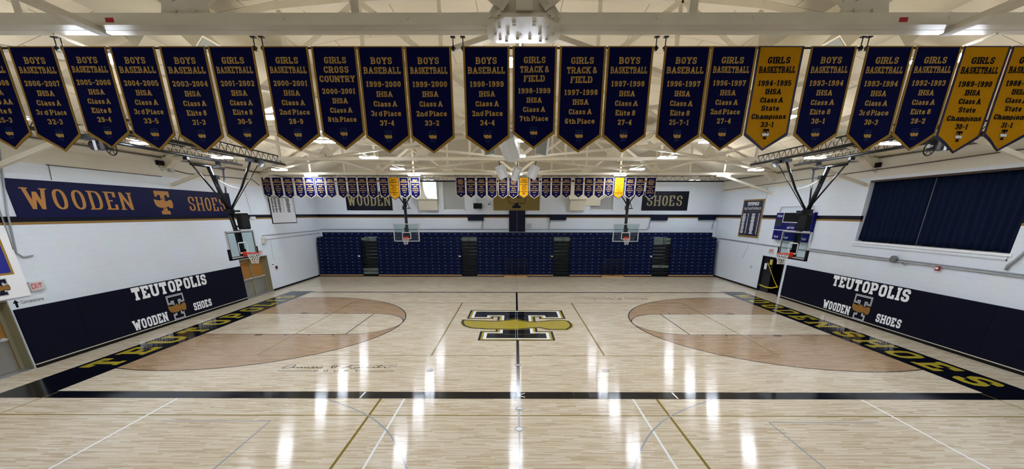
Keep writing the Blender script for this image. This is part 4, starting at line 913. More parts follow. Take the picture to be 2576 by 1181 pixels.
def main_hoop(s, sd):
    T = lambda x, y, z: (s*(11.58+y), 7.6+x, z)
    t = thing('basketball_hoop', 'glass backboard basketball hoop on black folding mast, %s end of court' % sd, 'basketball hoop', (s*11.6, 7.6, 2.9), 'basketball hoops')
    backboard(t, T, 1.86, 1.07, 2.88)
    V = lambda X, y, z: (s*X, y, z)
    b = MB(); b.tube([V(12.15, 7.42, 6.36), V(11.82, 7.58, 4.72)], .085, 14); b.tube([V(11.82, 7.58, 4.78), V(11.74, 7.6, 4.0), V(11.70, 7.6, 3.1)], .085, 12); b.build('mast', BLACKS, t)
    b = MB(); b.tube([V(12.15, 6.45, 6.36), V(12.15, 8.35, 6.36)], .045, 10)
    for y in (6.5, 8.28): b.tube([V(12.28, y, 6.56), V(12.15, y, 6.36)], .03, 8); b.box(s*12.22, s*12.38, y-.06, y+.06, 6.5, 6.606)
    b.build('top_bar', BLACKS, t)
    for y in (6.5, 8.28): MB().tube([V(12.15, y, 6.36), V(11.84, 7.57, 4.85)], .033, 8).build('mast_strut', BLACKS, t)
    b = MB(); b.box(s*11.68, s*11.98, 7.46, 7.72, 4.62, 4.8); b.tube([V(11.4, 7.6, 4.72), V(11.9, 7.6, 4.72)], .04, 8); b.tube([V(11.4, 7.6, 4.60), V(11.9, 7.6, 4.60)], .025, 8); b.build('knuckle', BLACKS, t)
    b = MB(); b.box(s*11.60, s*11.72, 7.48, 7.72, 2.93, 3.98); b.box(s*11.60, s*11.66, 7.4, 7.8, 3.05, 3.2); b.build('board_bracket', BLACKS, t)
    b = MB(); mid = V(11.0, 7.35, 5.55); b.tube([V(10.25, 7.1, 6.55), mid, V(11.74, 7.56, 4.76)], .035, 8); b.tube([V(10.25, 7.1, 6.55), mid], .042, 8); b.build('fold_brace', BLACKS, t)
    MB().tube([V(10.2, 7.65, 6.58), V(11.72, 7.62, 4.76)], .016, 6).build('brace_cable', BLACKS, t)
    b = MB(); p0, p1 = Vector(V(12.0, 7.47, 5.95)), Vector(mid)
    b.tube([p0+(p1-p0)*k/8+Vector((0, 0, -.08*math.sin(PI*k/8))) for k in range(9)], .014, 6); b.build('white_cord', NETM, t)
    b = MB(); b.box(s*11.9, s*12.06, 7.36, 7.56, 5.85, 6.05); b.build('latch_box', BLACKS, t)
    b = MB(); b.disc(V(10.1, 7.5, 6.48), .13, (0, 1, 0), .07, 20); b.build('pulley', SILV, t)
    b = MB(); b.box(s*10.15, s*10.42, 7.0, 7.2, 6.5, 6.607); b.box(s*10.2, s*10.38, 7.4, 7.6, 6.5, 6.607); b.build('joist_clamp', BLACKS, t)
    CK = .22 if s < 0 else -.5
    b = MB(); b.prism([(-.27, -.32), (.27, -.32), (.32, -.27), (.32, .27), (.27, .32), (-.27, .32), (-.32, .27), (-.32, -.27)], (s*11.4, 7.6+CK, 4.32), (0, 1, 0), (0, 0, 1), (s*.14, 0, 0)); c = b.build('shot_clock', RUBBER, t)
    b = MB(); b.box(s*11.385, s*11.4, 7.36+CK, 7.84+CK, 4.06, 4.58); b.build('display', mat('dark_display', '17191d', .25), c)
    b = MB()
    for z in (4.12, 4.55): b.box(s*11.54, s*11.74, min(7.6, 7.6+CK), max(7.6, 7.6+CK), z-.03, z+.03)
    b.build('clock_mount', BLACKS, t)
    joist((s*12.3, 1.0), (s*12.3, 9.9), 6.66, 6.95, 'outer black open web joist above the %s basketball hoop' % sd)
    joist((s*10.3, 1.0), (s*10.3, 9.75), 6.66, 6.95, 'inner black open web joist above the %s basketball hoop' % sd)
    wn = thing('hoist_winch', 'dark motor winch with wheel hanging by the %s joists' % sd, 'winch', (s*11.4, 2.0, 6.3), 'backstop hoist winches')
    b = MB(); b.box(s*10.4, s*12.3, 1.85, 2.1, 6.58, 6.62); b.box(s*11.0, s*11.75, 1.7, 2.25, 6.5, 6.58); b.build('mounting_plate', BLACKS, wn)
    b = MB(); b.tube([(s*11.55, 2.0, 6.36), (s*11.2, 2.0, 6.36)], .11, 12); b.box(s*11.1, s*11.2, 1.85, 2.15, 6.25, 6.5); b.build('motor', mat('dark_brown_motor', '2c2422', .4), wn)
    b = MB(); b.tube([(s*11.05, 2.0+.17*math.cos(a*PI/12), 6.3+.17*math.sin(a*PI/12)) for a in range(24)], .016, 6, True)
    for a in range(3): b.tube([(s*11.05, 2.0+.17*math.cos(a*PI/3), 6.3+.17*math.sin(a*PI/3)), (s*11.05, 2.0-.17*math.cos(a*PI/3), 6.3-.17*math.sin(a*PI/3))], .01, 5)
    b.build('wheel', BLACKS, wn)
    b = MB(); b.tube([(s*11.2, 2.0, 6.36), (s*11.0, 2.0, 6.36)], .05, 10); b.box(s*11.3, s*11.38, 1.86, 2.14, 6.24, 6.48); b.build('drum', SILV, wn)
main_hoop(-1, 'left'); main_hoop(1, 'right')
def side_hoop(s, sd):
    xc = s*7.6 if s < 0 else 7.52
    T = lambda x, y, z: (xc+x, 19.5+y, z)
    t = thing('basketball_hoop', 'glass practice hoop before the far bleachers, %s of the two' % sd, 'basketball hoop', (xc, 19.5, 2.8), 'basketball hoops')
    backboard(t, T, 1.76, 1.18, 2.78, pad=False)
    b = MB(); b.tube([T(0, .22, 3.05), T(0, .22, 5.1)], .1, 12); b.tube([T(0, .22, 5.0), T(-.04, .24, 6.6)], .11, 12); b.build('mast', BLACKS, t)
    b = MB(); b.box(xc-.2, xc+.2, 19.53, 19.7, 3.0, 3.36); b.box(xc-.13, xc+.13, 19.53, 19.72, 3.1, 3.7); b.build('board_bracket', BLACKS, t)
    for a in (-1, 1): MB().tube([T(a*.08, .25, 5.25), T(a*1.05, .45, 6.57)], .04, 8).build('mast_strut', BLACKS, t)
    MB().tube([T(.1, .25, 5.05), T(.55, .3, 6.59)], .02, 6).build('brace_cable', BLACKS, t)
    b = MB(); b.tube([T(.05, .2, 4.95), T(.38, .2, 4.95)], .03, 8); b.box(xc-.16, xc+.02, 19.6, 19.8, 4.85, 5.1); b.tube([T(.3, .2, 4.95), T(.08, .23, 5.6)], .022, 6); b.build('fold_arm', BLACKS, t)
side_hoop(-1, 'left'); side_hoop(1, 'right')
joist((-13.5, 19.95), (-1.2, 19.95), 6.66, 6.98, 'black open web joist across above the left practice hoop', .56)
joist((1.2, 19.95), (13.9, 19.95), 6.66, 6.98, 'black open web joist across above the right practice hoop', .56)

# ================================================================= WALL PADS AND SIGNS
def wall_pad(s, y0, y1, xw, label):
    xf = xw-s*.06; U = LU if s < 0 else RU
    t = thing('wall_pad', label, 'wall pad', (xf, (y0+y1)/2, .1), 'navy wall pads')
    n = max(1, round((y1-y0)/1.83))
    for i in range(n):
        a, c = y0+(y1-y0)*i/n, y0+(y1-y0)*(i+1)/n
        b = MB(); e = .012; zt, zb = 1.87, .14
        b.hexa([(xw if q == 0 else xf+s*0, yy, zz) for zz in (zb, zt) for yy in (a+.004, c-.004) for q in ((0, 1) if s < 0 else (1, 0))])
        b.build('pad_panel', NAVY, t)
    MB().box(xw, xf-s*.0, y0, y1, .105, .135).build('bottom_batten', mat('pale_batten', 'c9c3ae', .5), t)
    MB().box(xw, xf+s*.01, y0, y1, 0, .10).build('kick_board', BLACK, t)
    N = (-s, 0, 0); off = xf-s*.003
    for wd_, yl, yr, zb, h_, wi in (('TEUTOPOLIS', 7.95, 7.85, 1.34, .5, 4.2), ('WOODEN', 6.35, 9.32, .20, .40, 1.72), ('SHOES', 9.42, 6.35, .28, .36, 1.22)):
        b = MB(); text(b, wd_, (off, yl if s < 0 else yr, zb), U, (0, 0, 1), h_, width=wi, st=BLOCK); b.build('lettering', LETW, t)
    b = MB(); emblem(b, (off, 7.87, .67), U, (0, 0, 1), N, .208, [(.34, 0), (.24, 1), (.12, 0), (0, 1)], [(.1, 2), (-.04, 3)], .0008)
    b.build('emblem', [LETW, NAVY, BLACK, BROWN], t)
wall_pad(-1, 1.82, 12.92, XL, 'navy padded wall panel with white TEUTOPOLIS lettering on the left wall')
wall_pad(1, -6.5, 13.75, XR-.0, 'navy padded wall panel with white TEUTOPOLIS lettering on the right wall')
# left wall sign
t = thing('wall_sign', 'long navy sign with gold WOODEN SHOES lettering on the left wall', 'wall sign', (XL, 8.1, 4.5))
MB().box(XL, XL+.03, 2.9, 13.28, 4.5, 5.63).build('panel', mat('navy_sign', '050a38', .5, noise=.1, spec=.15), t)
GLET = mat('gold_sign_letter', 'a9742a', .5)
b = MB(); text(b, 'WOODEN', (XL+.033, 5.2, 4.76), LU, LV, .63, width=3.85, st=SERIF); b.build('lettering', GLET, t); b = MB(); text(b, 'SHOES', (XL+.033, 11.46, 4.74), LU, LV, .62, width=2.55, st=SERIF); b.build('lettering', GLET, t)
b = MB(); emblem(b, (XL+.032, 8.72, 5.06), LU, LV, (1, 0, 0), .2, [(0, 0)], [(.1, 1), (0, 0)], .0012, None, 1.0); b.build('emblem', [GLET, mat('navy_sign', '', 0)], t)
# far wall lettering
t = thing('wall_sign', 'black sign with gold WOODEN lettering on the far wall, left', 'wall sign', (-11.25, YF, 4.83), 'far wall name signs')
MB().box(-13.0, -9.5, YF-.03, YF, 4.83, 6.18).build('panel', NAVYP, t)
FLET = mat('pale_gold_letter', '9c8f66', .5)
b = MB(); text(b, 'WOODEN', (-11.25, YF-.033, 5.16), (1, 0, 0), (0, 0, 1), .78, width=3.2, st=SERIF); b.build('lettering', FLET, t)
t = thing('wall_sign', 'black sign with gold SHOES lettering on the far wall, right', 'wall sign', (11.3, YF, 4.83), 'far wall name signs')
MB().box(9.55, 13.05, YF-.03, YF, 4.83, 6.2).build('panel', NAVYP, t)
b = MB(); text(b, 'SHOES', (11.25, YF-.033, 5.17), (1, 0, 0), (0, 0, 1), .72, width=2.65, st=SERIF); b.build('lettering', FLET, t)
t = thing('wall_sign', 'gold wall panel with outlined shoe emblem behind the far banners', 'wall sign', (0, YF, 4.83))
MB().box(-1.76, 1.77, YF-.03, YF, 4.83, 6.2).build('panel', mat('old_gold_panel', '7d6a30', .5, noise=.1), t)
b = MB(); emblem(b, (0, YF-.031, 5.62), (1, 0, 0), (0, 0, 1), (0, -1, 0), .265, [(0, 0)], [(.12, 1), (-.02, 2)], .0015); b.build('emblem', [DKBLUE, BLACK, mat('old_gold_panel', '', 0)], t)
t = thing('wall_cabinet', 'tall dark blue cabinet door below the gold emblem on far wall', 'cabinet', (.05, YF, 3.29))
MB().box(-.57, .67, YF-.12, YF, 3.29, 4.83).build('door_panel', DKBLUE, t)
b = MB(); b.box(.04, .05, YF-.125, YF-.12, 3.3, 4.82)
for x in (-.62, .70):
    b.box(x-.04, x+.04, YF-.1, YF, 3.46, 3.56)
b.build('hinge', SILV, t)
for x0, x1, z0, z1, w_, cs in ((-3.75, -2.53, 4.09, 4.5, 'leftmost, left of the cabinet', .93), (2.56, 3.83, 4.13, 4.5, 'just right of the tall cabinet', .02), (10.36, 11.62, 4.12, 4.5, 'below the SHOES sign', -.03), (14.0, 15.3, 4.15, 4.5, 'rightmost, at the wall corner', .95)):
    t = thing('heater_box', 'dark blue wall box on the far wall stripe, '+w_, 'wall box', ((x0+x1)/2, YF, z0), 'dark blue boxes on the far wall')
    MB().box(x0, x1, YF-.16, YF, z0, z1).build('case', DKBLUE, t)
    cx_ = x0+(x1-x0)*cs
    b = MB(); b.tube([(cx_, YF-.05, z0), (cx_-.04, YF-.05, z0-.3), (cx_-.05, YF-.05, 3.62)], .018, 6); b.build('cord', BLACKS, t)
    b = MB(); b.box(cx_-.13, cx_+.02, YF-.09, YF, 3.50, 3.66); b.build('outlet', GREYB, t)
def simple(name, mb, m, label, cat, grp=None): return tag(mb.build(name, m, None, tuple(sum((Vector(p) for p in mb.v), Vector())/len(mb.v))), label, cat, grp)
t = thing('wall_speaker', 'black wall speaker hanging between grey panel and gold sign', 'loudspeaker', (-2.95, YF-.2, 5.14))
MB().box(-3.26, -2.63, YF-.42, YF-.1, 4.95, 5.34).build('cabinet', RUBBER, t)
b = MB(); b.tube([(-2.95, YF-.25, 5.34), (-2.95, YF-.25, 6.3)], .015, 6); b.tube([(-2.95, YF-.25, 5.5), (-2.2, YF-.2, 5.5)], .015, 6); b.build('hanging_bracket', SILV, t)
t = thing('security_camera', 'small white camera on bracket left of the gold sign', 'camera', (-2.1, YF, 5.4))
b = MB(); b.tube([(-2.1, YF, 5.45), (-2.1, YF-.2, 5.45), (-2.1, YF-.2, 5.3)], .09, 10); b.build('housing', SPK, t)
MB().tube([(-2.1, YF-.2, 5.3), (-2.1, YF-.22, 5.24)], .06, 10).build('lens', BLACK, t)
simple('vent_grille', MB().box(.79, 1.17, YF-.05, YF, 3.56, 3.88), GREYB, 'small grey square vent box right of the tall cabinet', 'vent')
# duct hoods on the far wall
for s, x0, x1, sd in ((-1, -7.5, -5.9, 'left'), (1, 3.92, 5.25, 'right')):
    t = thing('duct_hood', 'boxy cream duct hood on the far wall, %s side' % sd, 'duct hood', ((x0+x1)/2, YF, 5.6), 'duct hoods on the far wall')
    b = MB(); b.prism([(0, 5.6), (-.75, 5.6), (-.75, 6.85), (0, 6.85)], (x0, YF, 0), (0, 1, 0), (0, 0, 1), (x1-x0, 0, 0)); b.build('hood', DUCT, t)
    b = MB(); b.prism([(0, 4.84), (-.3, 4.84), (-.6, 5.6), (0, 5.6)], (x0+.12, YF, 0), (0, 1, 0), (0, 0, 1), (x1-x0-.2, 0, 0)); b.build('lower_chute', DUCT, t)
    if s < 0:
        o = MB(); o.prism([(0, 6.85), (.04, 6.3), (.14, 5.92), (.3, 5.68), (.98, 5.63), (.98, 6.85)], (-6.92, YF-.752, 0), (1, 0, 0), (0, 0, 1), (0, -.01, 0)); w2 = o.build('emissive_cover', EMCOVER, t)  # translucent cover on the hood front, its brightness put in as emission
        o = MB()
        for xm in (-6.45, -6.2, -6.1): o.box(xm-.012, xm+.012, YF-.775, YF-.762, 5.66, 6.85)
        o.build('mullion', WHITE, w2)
    b = MB(); b.box((x0+x1)/2-.012, (x0+x1)/2+.012, YF-.76, YF-.75, 5.6, 6.85); b.build('seam', FRAMEM, t)
t = thing('torn_cover', 'torn cream cover sheet hanging over the right grey panel', 'cover sheet', (5.8, YF-.08, 5.2))
b = MB(); b.prism([(.16, 0), (1.25, 0), (1.3, .08), (1.24, .2), (1.32, .42), (1.62, .55), (1.7, 1.0), (.16, 1.0)], (5.1, YF-.06, 5.17), (1, 0, 0), (0, 0, 1), (0, -.01, 0)); b.build('sheet', DUCT, t)

# record boards
def rows_text(t, m, s, U, yc, z0, z1, cols, n, xo, rnd):
    for c0, w_ in cols:
        b = MB()
        for i in range(n):
            z = z1-(z1-z0)*i/(n-1)
            k = w_*rnd.uniform(.6, 1); y = yc+U[1]*(c0-k/2); y2 = yc+U[1]*(c0+k/2)
            b.box(xo, xo-s*.002, min(y, y2), max(y, y2), z-.022, z+.022)
        b.build('printed_column', m, t)
rnd = random.Random(3)
t = thing('record_board', 'white record board with black rows on left wall near far corner', 'record board', (XL, 18.55, 4.0))
MB().box(XL, XL+.03, 17.0, 20.1, 4.0, 5.6).build('frame', BLACK, t); MB().box(XL+.03, XL+.034, 17.08, 20.02, 4.04, 5.56).build('sheet', PAPER, t)
rows_text(t, BLACK, -1, LU, 18.55, 4.7, 5.5, [(-1.2, .22), (-.85, .3), (-.4, .34), (.05, .06), (.7, .5), (1.3, .06)], 13, XL+.0345, rnd)
t = thing('record_board', 'tall navy track records board with gold frame on right wall', 'record board', (XR, 18.6, 3.15))
MB().box(XR-.04, XR, 17.32, 19.82, 3.15, 5.5).build('frame', GOLDP, t); MB().box(XR-.044, XR-.04, 17.42, 19.72, 3.25, 5.42).build('sheet', mat('board_navy', '0c1230', .5), t)
b = MB(); text(b, 'TEUTOPOLIS', (XR-.046, 18.55, 5.13), RU, RV, .2, width=1.35, st=BLOCK); b.build('lettering', LETW, t); b = MB(); text(b, 'Boys Track & Field Records', (XR-.046, 18.55, 4.87), RU, RV, .17, width=2.0, st=SANS); b.build('lettering', LETW, t)
rows_text(t, LETW, 1, RU, 18.57, 3.4, 4.6, [(-.85, .45), (-.35, .12), (.3, .5), (.95, .12)], 17, XR-.0455, rnd)
MB().box(XR-.047, XR-.044, 17.42, 19.72, 4.72, 4.8).build('header_strip', BROWNW, t)
# scoreboard
t = thing('scoreboard', 'royal blue scoreboard behind the right hoop on the right wall', 'scoreboard', (XR, 13.9, 3.2))
MB().box(XR-.18, XR, 12.25, 15.5, 3.2, 4.7).build('cabinet', ROYAL, t)
b = MB(); b.box(XR-.186, XR-.18, 13.12, 14.78, 4.18, 4.66); b.build('clock_display', BLACK, t)
for q in ((14.85, 15.4, 3.95, 4.35), (12.35, 12.9, 3.95, 4.35), (13.6, 14.3, 4.02, 4.12)): MB().box(XR-.186, XR-.18, *q).build('digit_display', mat('dark_display', '', 0), t)
b = MB()
for z in (3.72, 4.68): b.box(XR-.188, XR-.18, 12.25, 15.5, z, z+.03)
for q in (14.78, 13.12): b.box(XR-.188, XR-.18, q-.02, q+.02, 4.16, 4.68)
b.box(XR-.188, XR-.18, 13.12, 14.78, 4.16, 4.19); b.build('border_line', LETW, t)
b = MB(); o = XR-.19
for s_, y, z, h, w_ in (('Home', 15.12, 4.43, .16, .45), ('Guest', 12.65, 4.43, .16, .45), ('period', 13.95, 3.84, .13, .6), ('fouls', 15.12, 3.3, .14, .4), ('player', 14.2, 3.3, .14, .5), ('fouls', 13.2, 3.3, .14, .4), ('fouls', 12.6, 3.3, .14, .35)): b = MB(); text(b, s_, (o, y, z), RU, RV, h, width=w_, st=SANS); b.build('lettering', LETW, t)
b = MB(); b.tube([(XR-.1, 15.4, 4.7), (XR-.1, 15.3, 5.0), (XR-.1, 12.5, 5.0), (XR-.1, 12.4, 4.7)], .015, 6); b.build('top_guard', SILV, t)
# left edge hanging panel with emblem
t = thing('hanging_sign', 'white panel with blue T emblem above the near left door', 'sign', (XL, .8, 2.22))
MB().box(XL+.004, XL+.05, -.9, 2.43, 2.22, 4.3).build('panel', LETW, t)
b = MB(); emblem(b, (XL+.053, 1.72, 2.57), LU, LV, (1, 0, 0), .092, [(.3, 0), (.2, 1), (.1, 0)], [(.1, 2), (-.05, 3)], .001); b.build('emblem', [DKBLUE, LETW, BLACK, BROWN], t)
t2 = thing('royal_banner', 'royal blue banner with gold edge at the left picture border', 'banner', (XL+.055, 1.2, 2.92))
MB().box(XL+.051, XL+.056, -.6, 2.2, 2.9, 4.2).build('edge_trim', TRIMG, t2); MB().box(XL+.056, XL+.058, -.56, 2.13, 2.96, 4.14).build('cloth', mat('royal_cloth', '0e1a8a', .5), t2)
b = MB(); text(b, 'Concessions', (XL+.003, 2.44, 2.0), LU, LV, .105, width=.66, st=SANS)
o = tag(b.build('wall_lettering', BLACK), 'black Concessions lettering with arrow on white wall above pad', 'lettering')
b = MB(); b.prism([(-.035, -.1), (.035, -.1), (.035, .03), (.09, .03), (0, .13), (-.09, .03), (-.035, .03)], (XL, 1.98, 2.02), LU, LV, (.003, 0, 0)); b.build('arrow', BLACK, o)
def exit_sign(c, U, s, label):
    t = thing('exit_sign', label, 'exit sign', c, 'exit signs')
    n = Vector((-s, 0, 0)); b = MB(); b.prism([(-.19, -.14), (.19, -.14), (.19, .14), (-.19, .14)], Vector(c), U, RV, n*.07); b.build('case', mat('pale_exit_case', 'd6d2d0', .4), t)
    b = MB(); text(b, 'EXIT', Vector(c)+n*.073+Vector((0, 0, -.08)), U, RV, .16, width=.3, st=dict(tv=.2, th=.18, sl=0, ts=0, n=1, ls=.22)); b.build('lettering', EXITR, t)
    b = MB()
    for k in (-1, 0, 1): b.tube([Vector(c)+n*.1+Vector(U)*-.2+Vector((0, 0, k*.1)), Vector(c)+n*.1+Vector(U)*.2+Vector((0, 0, k*.1))], .005, 5)
    for k in (-.2, .2): b.tube([Vector(c)+Vector(U)*k+Vector((0, 0, -.15)), Vector(c)+n*.1+Vector(U)*k+Vector((0, 0, -.15)), Vector(c)+n*.1+Vector(U)*k+Vector((0, 0, .15))], .006, 5)
    b.build('wire_guard', SILV, t)
exit_sign((XL, 2.65, 2.47), LU, -1, 'red EXIT sign in wire guard above Concessions lettering')
exit_sign((XL, 14.95, 2.42), LU, -1, 'red EXIT sign behind left hoop rim, over oak doors')
exit_sign((XR, 15.5, 2.52), RU, 1, 'red EXIT sign above the dark right doorway')
# wall services
def pipe(pts, r, label, m=CONDU, cat='conduit', grp=None, name='conduit'): return tag(MB().tube(pts, r, 8).build(name, m), label, cat, grp)
pipe([(XL+.03, 4.3, 6.12), (XL+.03, 9.0, 6.12)], .014, 'thin dark conduit along the top of left wall, above sign', DKTRIM)
pipe([(XL+.03, 4.37, 6.12), (XL+.03, 4.3, 5.66)], .01, 'short cable dropping to the left wall sign', DKTRIM, 'cable', None, 'cable')
pipe([(XL+.03, 15.6, 3.28), (XL+.03, 15.62, 3.36), (XL+.03, 23.2, 3.38), (XL+.2, YF-.03, 3.46), (-.64, YF-.03, 3.46)], .022, 'pale conduit rounding the far left corner above bleachers')
pipe([(10.2, YF-.03, 3.46), (.76, YF-.03, 3.46)], .018, 'pale conduit on far wall above bleachers, right half')
pipe([(XL+.03, 16.0, 3.12), (XL+.03, 23.3, 3.18)], .014, 'lower pale conduit on left wall toward the far corner')
pipe([(XL+.04, 3.2, 6.9), (XL+.04, 2.65, 4.6), (XL+.04, 2.48, 3.5), (XL+.04, 2.62, 3.36), (XL+.04, 2.9, 3.38)], .025, 'grey bent conduit dropping at the left picture edge')
pipe([(XL+.04, 2.95, 6.6), (XL+.04, 2.5, 5.0), (XL+.04, 2.42, 3.6)], .02, 'second grey conduit beside the bent one at left edge')
pipe([(XL+.03, 9.75, 6.44), (XL+.03, 10.6, 6.36), (XL+.03, 15.7, 6.46), (XL+.03, 16.3, 6.2)], .02, 'dark conduit on left wall from third truss toward the corner', DKTRIM)
simple('junction_box', MB().box(XL, XL+.1, 9.5, 9.74, 6.35, 6.52), GREYB, 'small grey box on left wall just past the third truss', 'electrical box')
simple('sensor_box', MB().box(XL, XL+.1, 14.76, 15.16, 4.30, 4.44), SPK, 'small white box on the left wall stripe beside the hoop mast', 'electrical box')
pipe([(XL+.03, 14.95, 4.45), (XL+.03, 14.75, 5.6), (XL+.03, 14.7, 6.38)], .008, 'thin cable dropping to the small white box on left wall', CONDU, 'cable', None, 'cable')
pipe([(XR-.04, 2.0, 2.9), (XR-.04, 12.2, 2.9)], .02, 'upper pale conduit along right wall above pad')
pipe([(XR-.04, -3.0, 2.84), (XR-.04, 14.5, 2.8), (XR-.04, 22.5, 2.86)], .028, 'thick lower pale conduit along right wall above pad')
pipe([(XR-.04, 9.0, 6.42), (XR-.04, 4.2, 6.5), (XR-.04, -3, 6.55)], .02, 'dark conduit along right wall above the big window', DKTRIM)
pipe([(XR-.04, 23, 6.25), (XR-.04, 9.0, 6.42)], .016, 'thin dark conduit on right wall between window and corner', DKTRIM)
pipe([(XR-.03, 17.25, 6.2), (XR-.03, 17.2, 4.0), (XR-.03, 17.2, 2.95)], .008, 'thin cable hanging beside the track records board', CONDU, 'cable', None, 'cable')
pipe([(XR-.03, 18.2, 2.7), (XR-.03, 18.7, 1.75)], .008, 'thin loose cable below the track records board', CONDU, 'cable', None, 'cable')
pipe([(XL+.03, 16.35, 3.05), (XL+.03, 16.3, 2.0), (XL+.03, 16.36, 1.8)], .008, 'thin cable hanging on left wall beside record board', CONDU, 'cable', None, 'cable')
pipe([(XR-.06, 2.2, 4.2), (XR-.06, 2.7, 3.3), (XR-.06, 2.85, 3.12), (XR-.06, 2.87, 2.98)], .045, 'grey flexible pipe bending down below near window corner', CONDU, 'pipe', None, 'pipe')
t = thing('alarm_bell', 'round grey alarm bell on the right wall conduit', 'alarm bell', (XR, 6.9, 2.87))
MB().disc((XR-.13, 6.9, 2.9), .14, (1, 0, 0), .11, 20).build('gong', mat('grey_bell', '6d7074', .4), t)
b = MB(); b.tube([(XR-.03, 6.6, 2.78), (XR-.05, 6.4, 2.72), (XR-.03, 6.3, 2.8)], .015, 6); b.build('cable_stub', CONDU, t)
t = thing('fire_alarm', 'small red fire alarm box on right wall above the pad', 'fire alarm', (XR, 5.0, 2.75))
MB().box(XR-.13, XR-.07, 4.93, 5.07, 2.68, 2.84).build('case', mat('dull_red', '8e2a2c', .5), t)
b = MB(); b.box(XR-.14, XR-.13, 4.95, 5.05, 2.74, 2.8); b.build('strobe', LETW, t)
b = MB(); b.tube([(XR-.1, 5.1, 2.8), (XR-.09, 5.6, 2.9)], .012, 5); b.build('cable_stub', CONDU, t)
t = thing('junction_box', 'cream electrical box on left wall near far corner', 'electrical box', (XL, 15.65, 3.1))
MB().box(XL, XL+.14, 15.45, 15.83, 2.92, 3.25).build('case', mat('cream_box', 'd6d3c4', .5), t); MB().box(XL+.14, XL+.16, 15.52, 15.76, 2.97, 3.2).build('cover', GREYB, t)
t = thing('wall_thermostat', 'small white plate with dark slot beside the oak doors', 'wall plate', (XL, 16.15, 1.68)); MB().box(XL, XL+.02, 16.0, 16.28, 1.5, 1.8).build('plate', PAPER, t); MB().box(XL+.02, XL+.024, 16.06, 16.22, 1.56, 1.62).build('slot', BROWNW, t)
simple('pull_station', MB().box(XL, XL+.06, 16.38, 16.56, 1.28, 1.46), mat('dark_red_box', '5a1f18', .5), 'small dark red pull box right of the oak doors', 'alarm box')
for c, U, s, lb in ((( XL, 9.2, 6.66), LU, -1, 'black bracket box high on the left wall by third truss'), ((XR, 9.3, 6.6), RU, 1, 'black bracket box high on the right wall by third truss')):
    t = thing('wall_fixture', lb, 'wall fixture', c, 'black wall fixtures')
    b = MB(); b.box(c[0], c[0]-s*.1, c[1]-.3, c[1]+.3, c[2]-.09, c[2]+.09); b.build('case', RUBBER, t)
    b = MB(); b.disc((c[0]-s*.11, c[1]+.1, c[2]), .05, (1, 0, 0), .02, 12); b.build('lamp_head', SPK, t)
    b = MB(); b.tube([(c[0]-s*.03, c[1]-.2, c[2]-.08), (c[0]-s*.03, c[1]-.1, c[2]-.3), (c[0]-s*.03, c[1]+.05, c[2]-.2)], .008, 5); b.build('dangling_wire', DKTRIM, t)
simple('junction_box', MB().box(XR-.1, XR, 17.25, 17.45, 6.6, 6.85), GREYB, 'small grey box high on right wall near far corner', 'electrical box')
simple('outlet_box', MB().box(XR-.06, XR, 17.38, 17.5, 1.28, 1.42), GREYB, 'tiny grey switch box left of the dark doorway', 'electrical box')

# ================================================================= BLEACHERS
YB = 22.1; NR_ = 11; RH = .25; Z0 = .17
def bleacher(x0, x1, label, upper=False):
    t = thing('bleacher_section', label, 'bleachers', ((x0+x1)/2, YB+.6, 0), 'folded bleacher sections')
    for r in range(NR_):
        z = Z0+r*RH; y = YB+.03*r; b = MB()
        b.box(x0, x1, y, y+.18, z+.02, z+RH-.06); b.box(x0, x1, y-.025, y+.2, z+RH-.085, z+RH-.045); b.box(x0, x1, y+.05, y+.18, z-.03, z+.03)
        b.mi = 1; n = max(2, round((x1-x0)/.485)); st = (x1-x0)/n
        for i in range(n):
            xc = x0+st*(i+.5); b.box(xc-.05, xc+.05, y-.029, y-.024, z+RH-.084, z+RH-.05)
        b.build('seat_row', [BLEACH, PLATE], t)
    MB().box(x0, x1, YB-.02, YB+.25, .07, .15).build('kick_board', TAN, t)
    MB().box(x0+.02, x1-.02, YB+.06, YB+.9, 0, .07).build('wheel_base', BLACK, t)
    b = MB(); b.box(x0+.01, x1-.01, YB+.52, YB+1.25, .07, 2.92); b.build('understructure', RUBBER, t)
BX = [(-15.18, -11.87), (-10.66, -4.24), (-3.02, 2.84), (4.12, 10.44), (11.77, 15.2)]
for (a, c), lb in zip(BX, ('leftmost, beside the left wall', 'second from left, behind left hoop', 'middle one, with a black gate in front', 'second from right, behind right hoop', 'rightmost, beside the right wall')):
    bleacher(a, c, 'folded navy bleacher section, '+lb)
t = thing('bleacher_top_row', 'long navy top seat row above the folded bleachers', 'bleachers', (0, YB+1.0, 2.9))
b = MB(); b.box(-14.9, 15.0, YB+.75, YB+1.1, 2.925, 3.21); b.mi = 1
for i in range(60):
    xc = -14.6+i*.495; b.box(xc-.05, xc+.05, YB+.745, YB+.75, 3.12, 3.16)
b.build('seat_row', [BLEACH, PLATE], t); MB().box(-14.9, 15.0, YB+.72, YB+1.1, 3.21, 3.24).build('top_edge', DKBLUE, t)
AX = [(-11.87, -10.66), (-4.24, -3.02), (2.84, 4.12), (10.44, 11.77)]
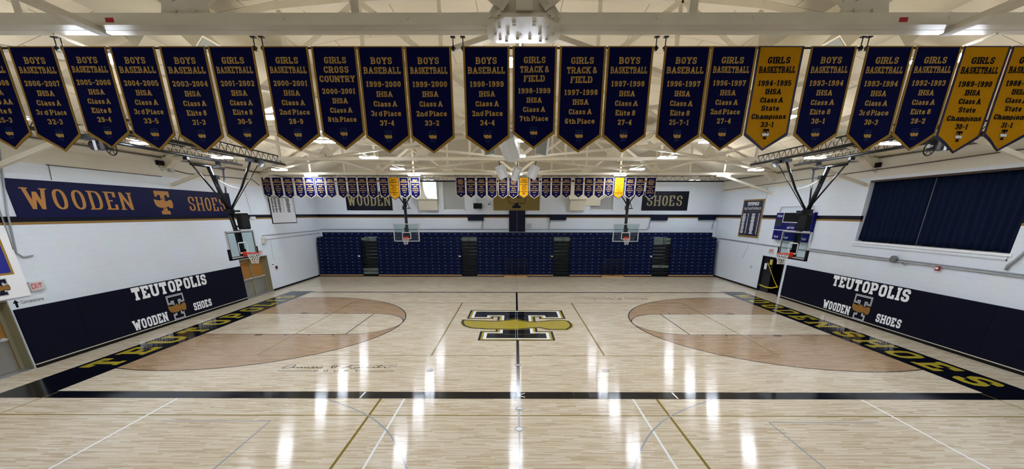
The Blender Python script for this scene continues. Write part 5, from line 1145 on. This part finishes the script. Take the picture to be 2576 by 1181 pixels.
for k, ((a, c), lb) in enumerate(zip(AX, ('leftmost aisle', 'aisle second from left', 'aisle second from right', 'rightmost aisle'))):
    t = thing('aisle_steps', 'dark folded aisle steps between navy bleachers, '+lb, 'aisle steps', ((a+c)/2, YB+.6, 0), 'dark aisle steps in the bleachers')
    for r in range(NR_):
        z = Z0+r*RH; b = MB(); b.box(a+.01, c-.01, YB+.16+.03*r, YB+.49, z, z+RH*.55); b.box(a+.01, c-.01, YB+.12+.03*r, YB+.49, z+RH*.55, z+RH*.75)
        b.build('step', mat('pale_green_step', '6c7a72', .5) if (r, k) in ((0, 0), (1, 0), (2, 3), (9, 3), (10, 0), (10, 1), (10, 2), (10, 3)) else DKGREY, t)
    xm = a+(c-a)*.55; b = MB()
    b.tube([(xm-.05, YB+.02, 2.2), (xm-.1, YB+.1, 3.05), (xm+.1, YB+.15, 3.28), (xm+.32, YB+.2, 3.2), (xm+.3, YB+.25, 3.0)], .02, 6)
    for q in range(4): b.tube([(xm+.08-.03*q, YB+.06, 2.9-.6*q), (xm+.0-.03*q, YB+.02, 2.6-.6*q), (xm+.06-.03*q, YB+.04, 2.35-.6*q)], .018, 6)
    b.build('handrail', BLACKS, t)
    MB().box(a+.02, c-.02, YB+.1, YB+.5, 0, Z0).build('kick_board', BLACK, t)
for k, (a, c, lb) in enumerate(((-.95, .85, 'in front of the middle bleacher section'), (6.58, 8.25, 'below and behind the right practice hoop'))):
    t = thing('folding_gate', 'black barred safety gate standing '+lb, 'gate', ((a+c)/2, YB-.1, 0), 'black gates before the bleachers')
    y = YB-.14
    for q, (u, v_) in enumerate(((a, (a+c)/2-.03), ((a+c)/2+.03, c))):
        b = MB(); sk = .04 if q == 0 else -.02
        for z in (.2, .75, 1.35): b.tube([(u+sk*z, y, z), (v_+sk*z, y, z)], .02, 6)
        for x in (u, v_): b.tube([(x, y, .1), (x+sk*1.35, y, 1.36)], .022, 6)
        b.build('frame', BLACKS, t)
        for i in range(1, 8):
            x = u+(v_-u)*i/8; MB().tube([(x+sk*.2, y, .2), (x+sk*1.35, y, 1.35)], .012, 5).build('bar', BLACKS, t)
    MB().box(a, c, y-.05, y+.05, .0, .1).build('base_board', TAN, t)
for x, z, m, lb in ((-12.05, 1.53, PAPER, 'left of the leftmost aisle'), (-4.34, 1.53, PAPER, 'left of the second aisle'), (2.72, 1.53, YPAPER, 'yellowed, left of the third aisle'), (10.3, 1.53, PAPER, 'left of the rightmost aisle')):
    simple('section_tag', MB().box(x-.07, x+.07, YB+.10, YB+.113, z-.05, z+.05), m, 'small pale section tag on the bleachers, '+lb, 'tag', 'section tags on the bleachers')
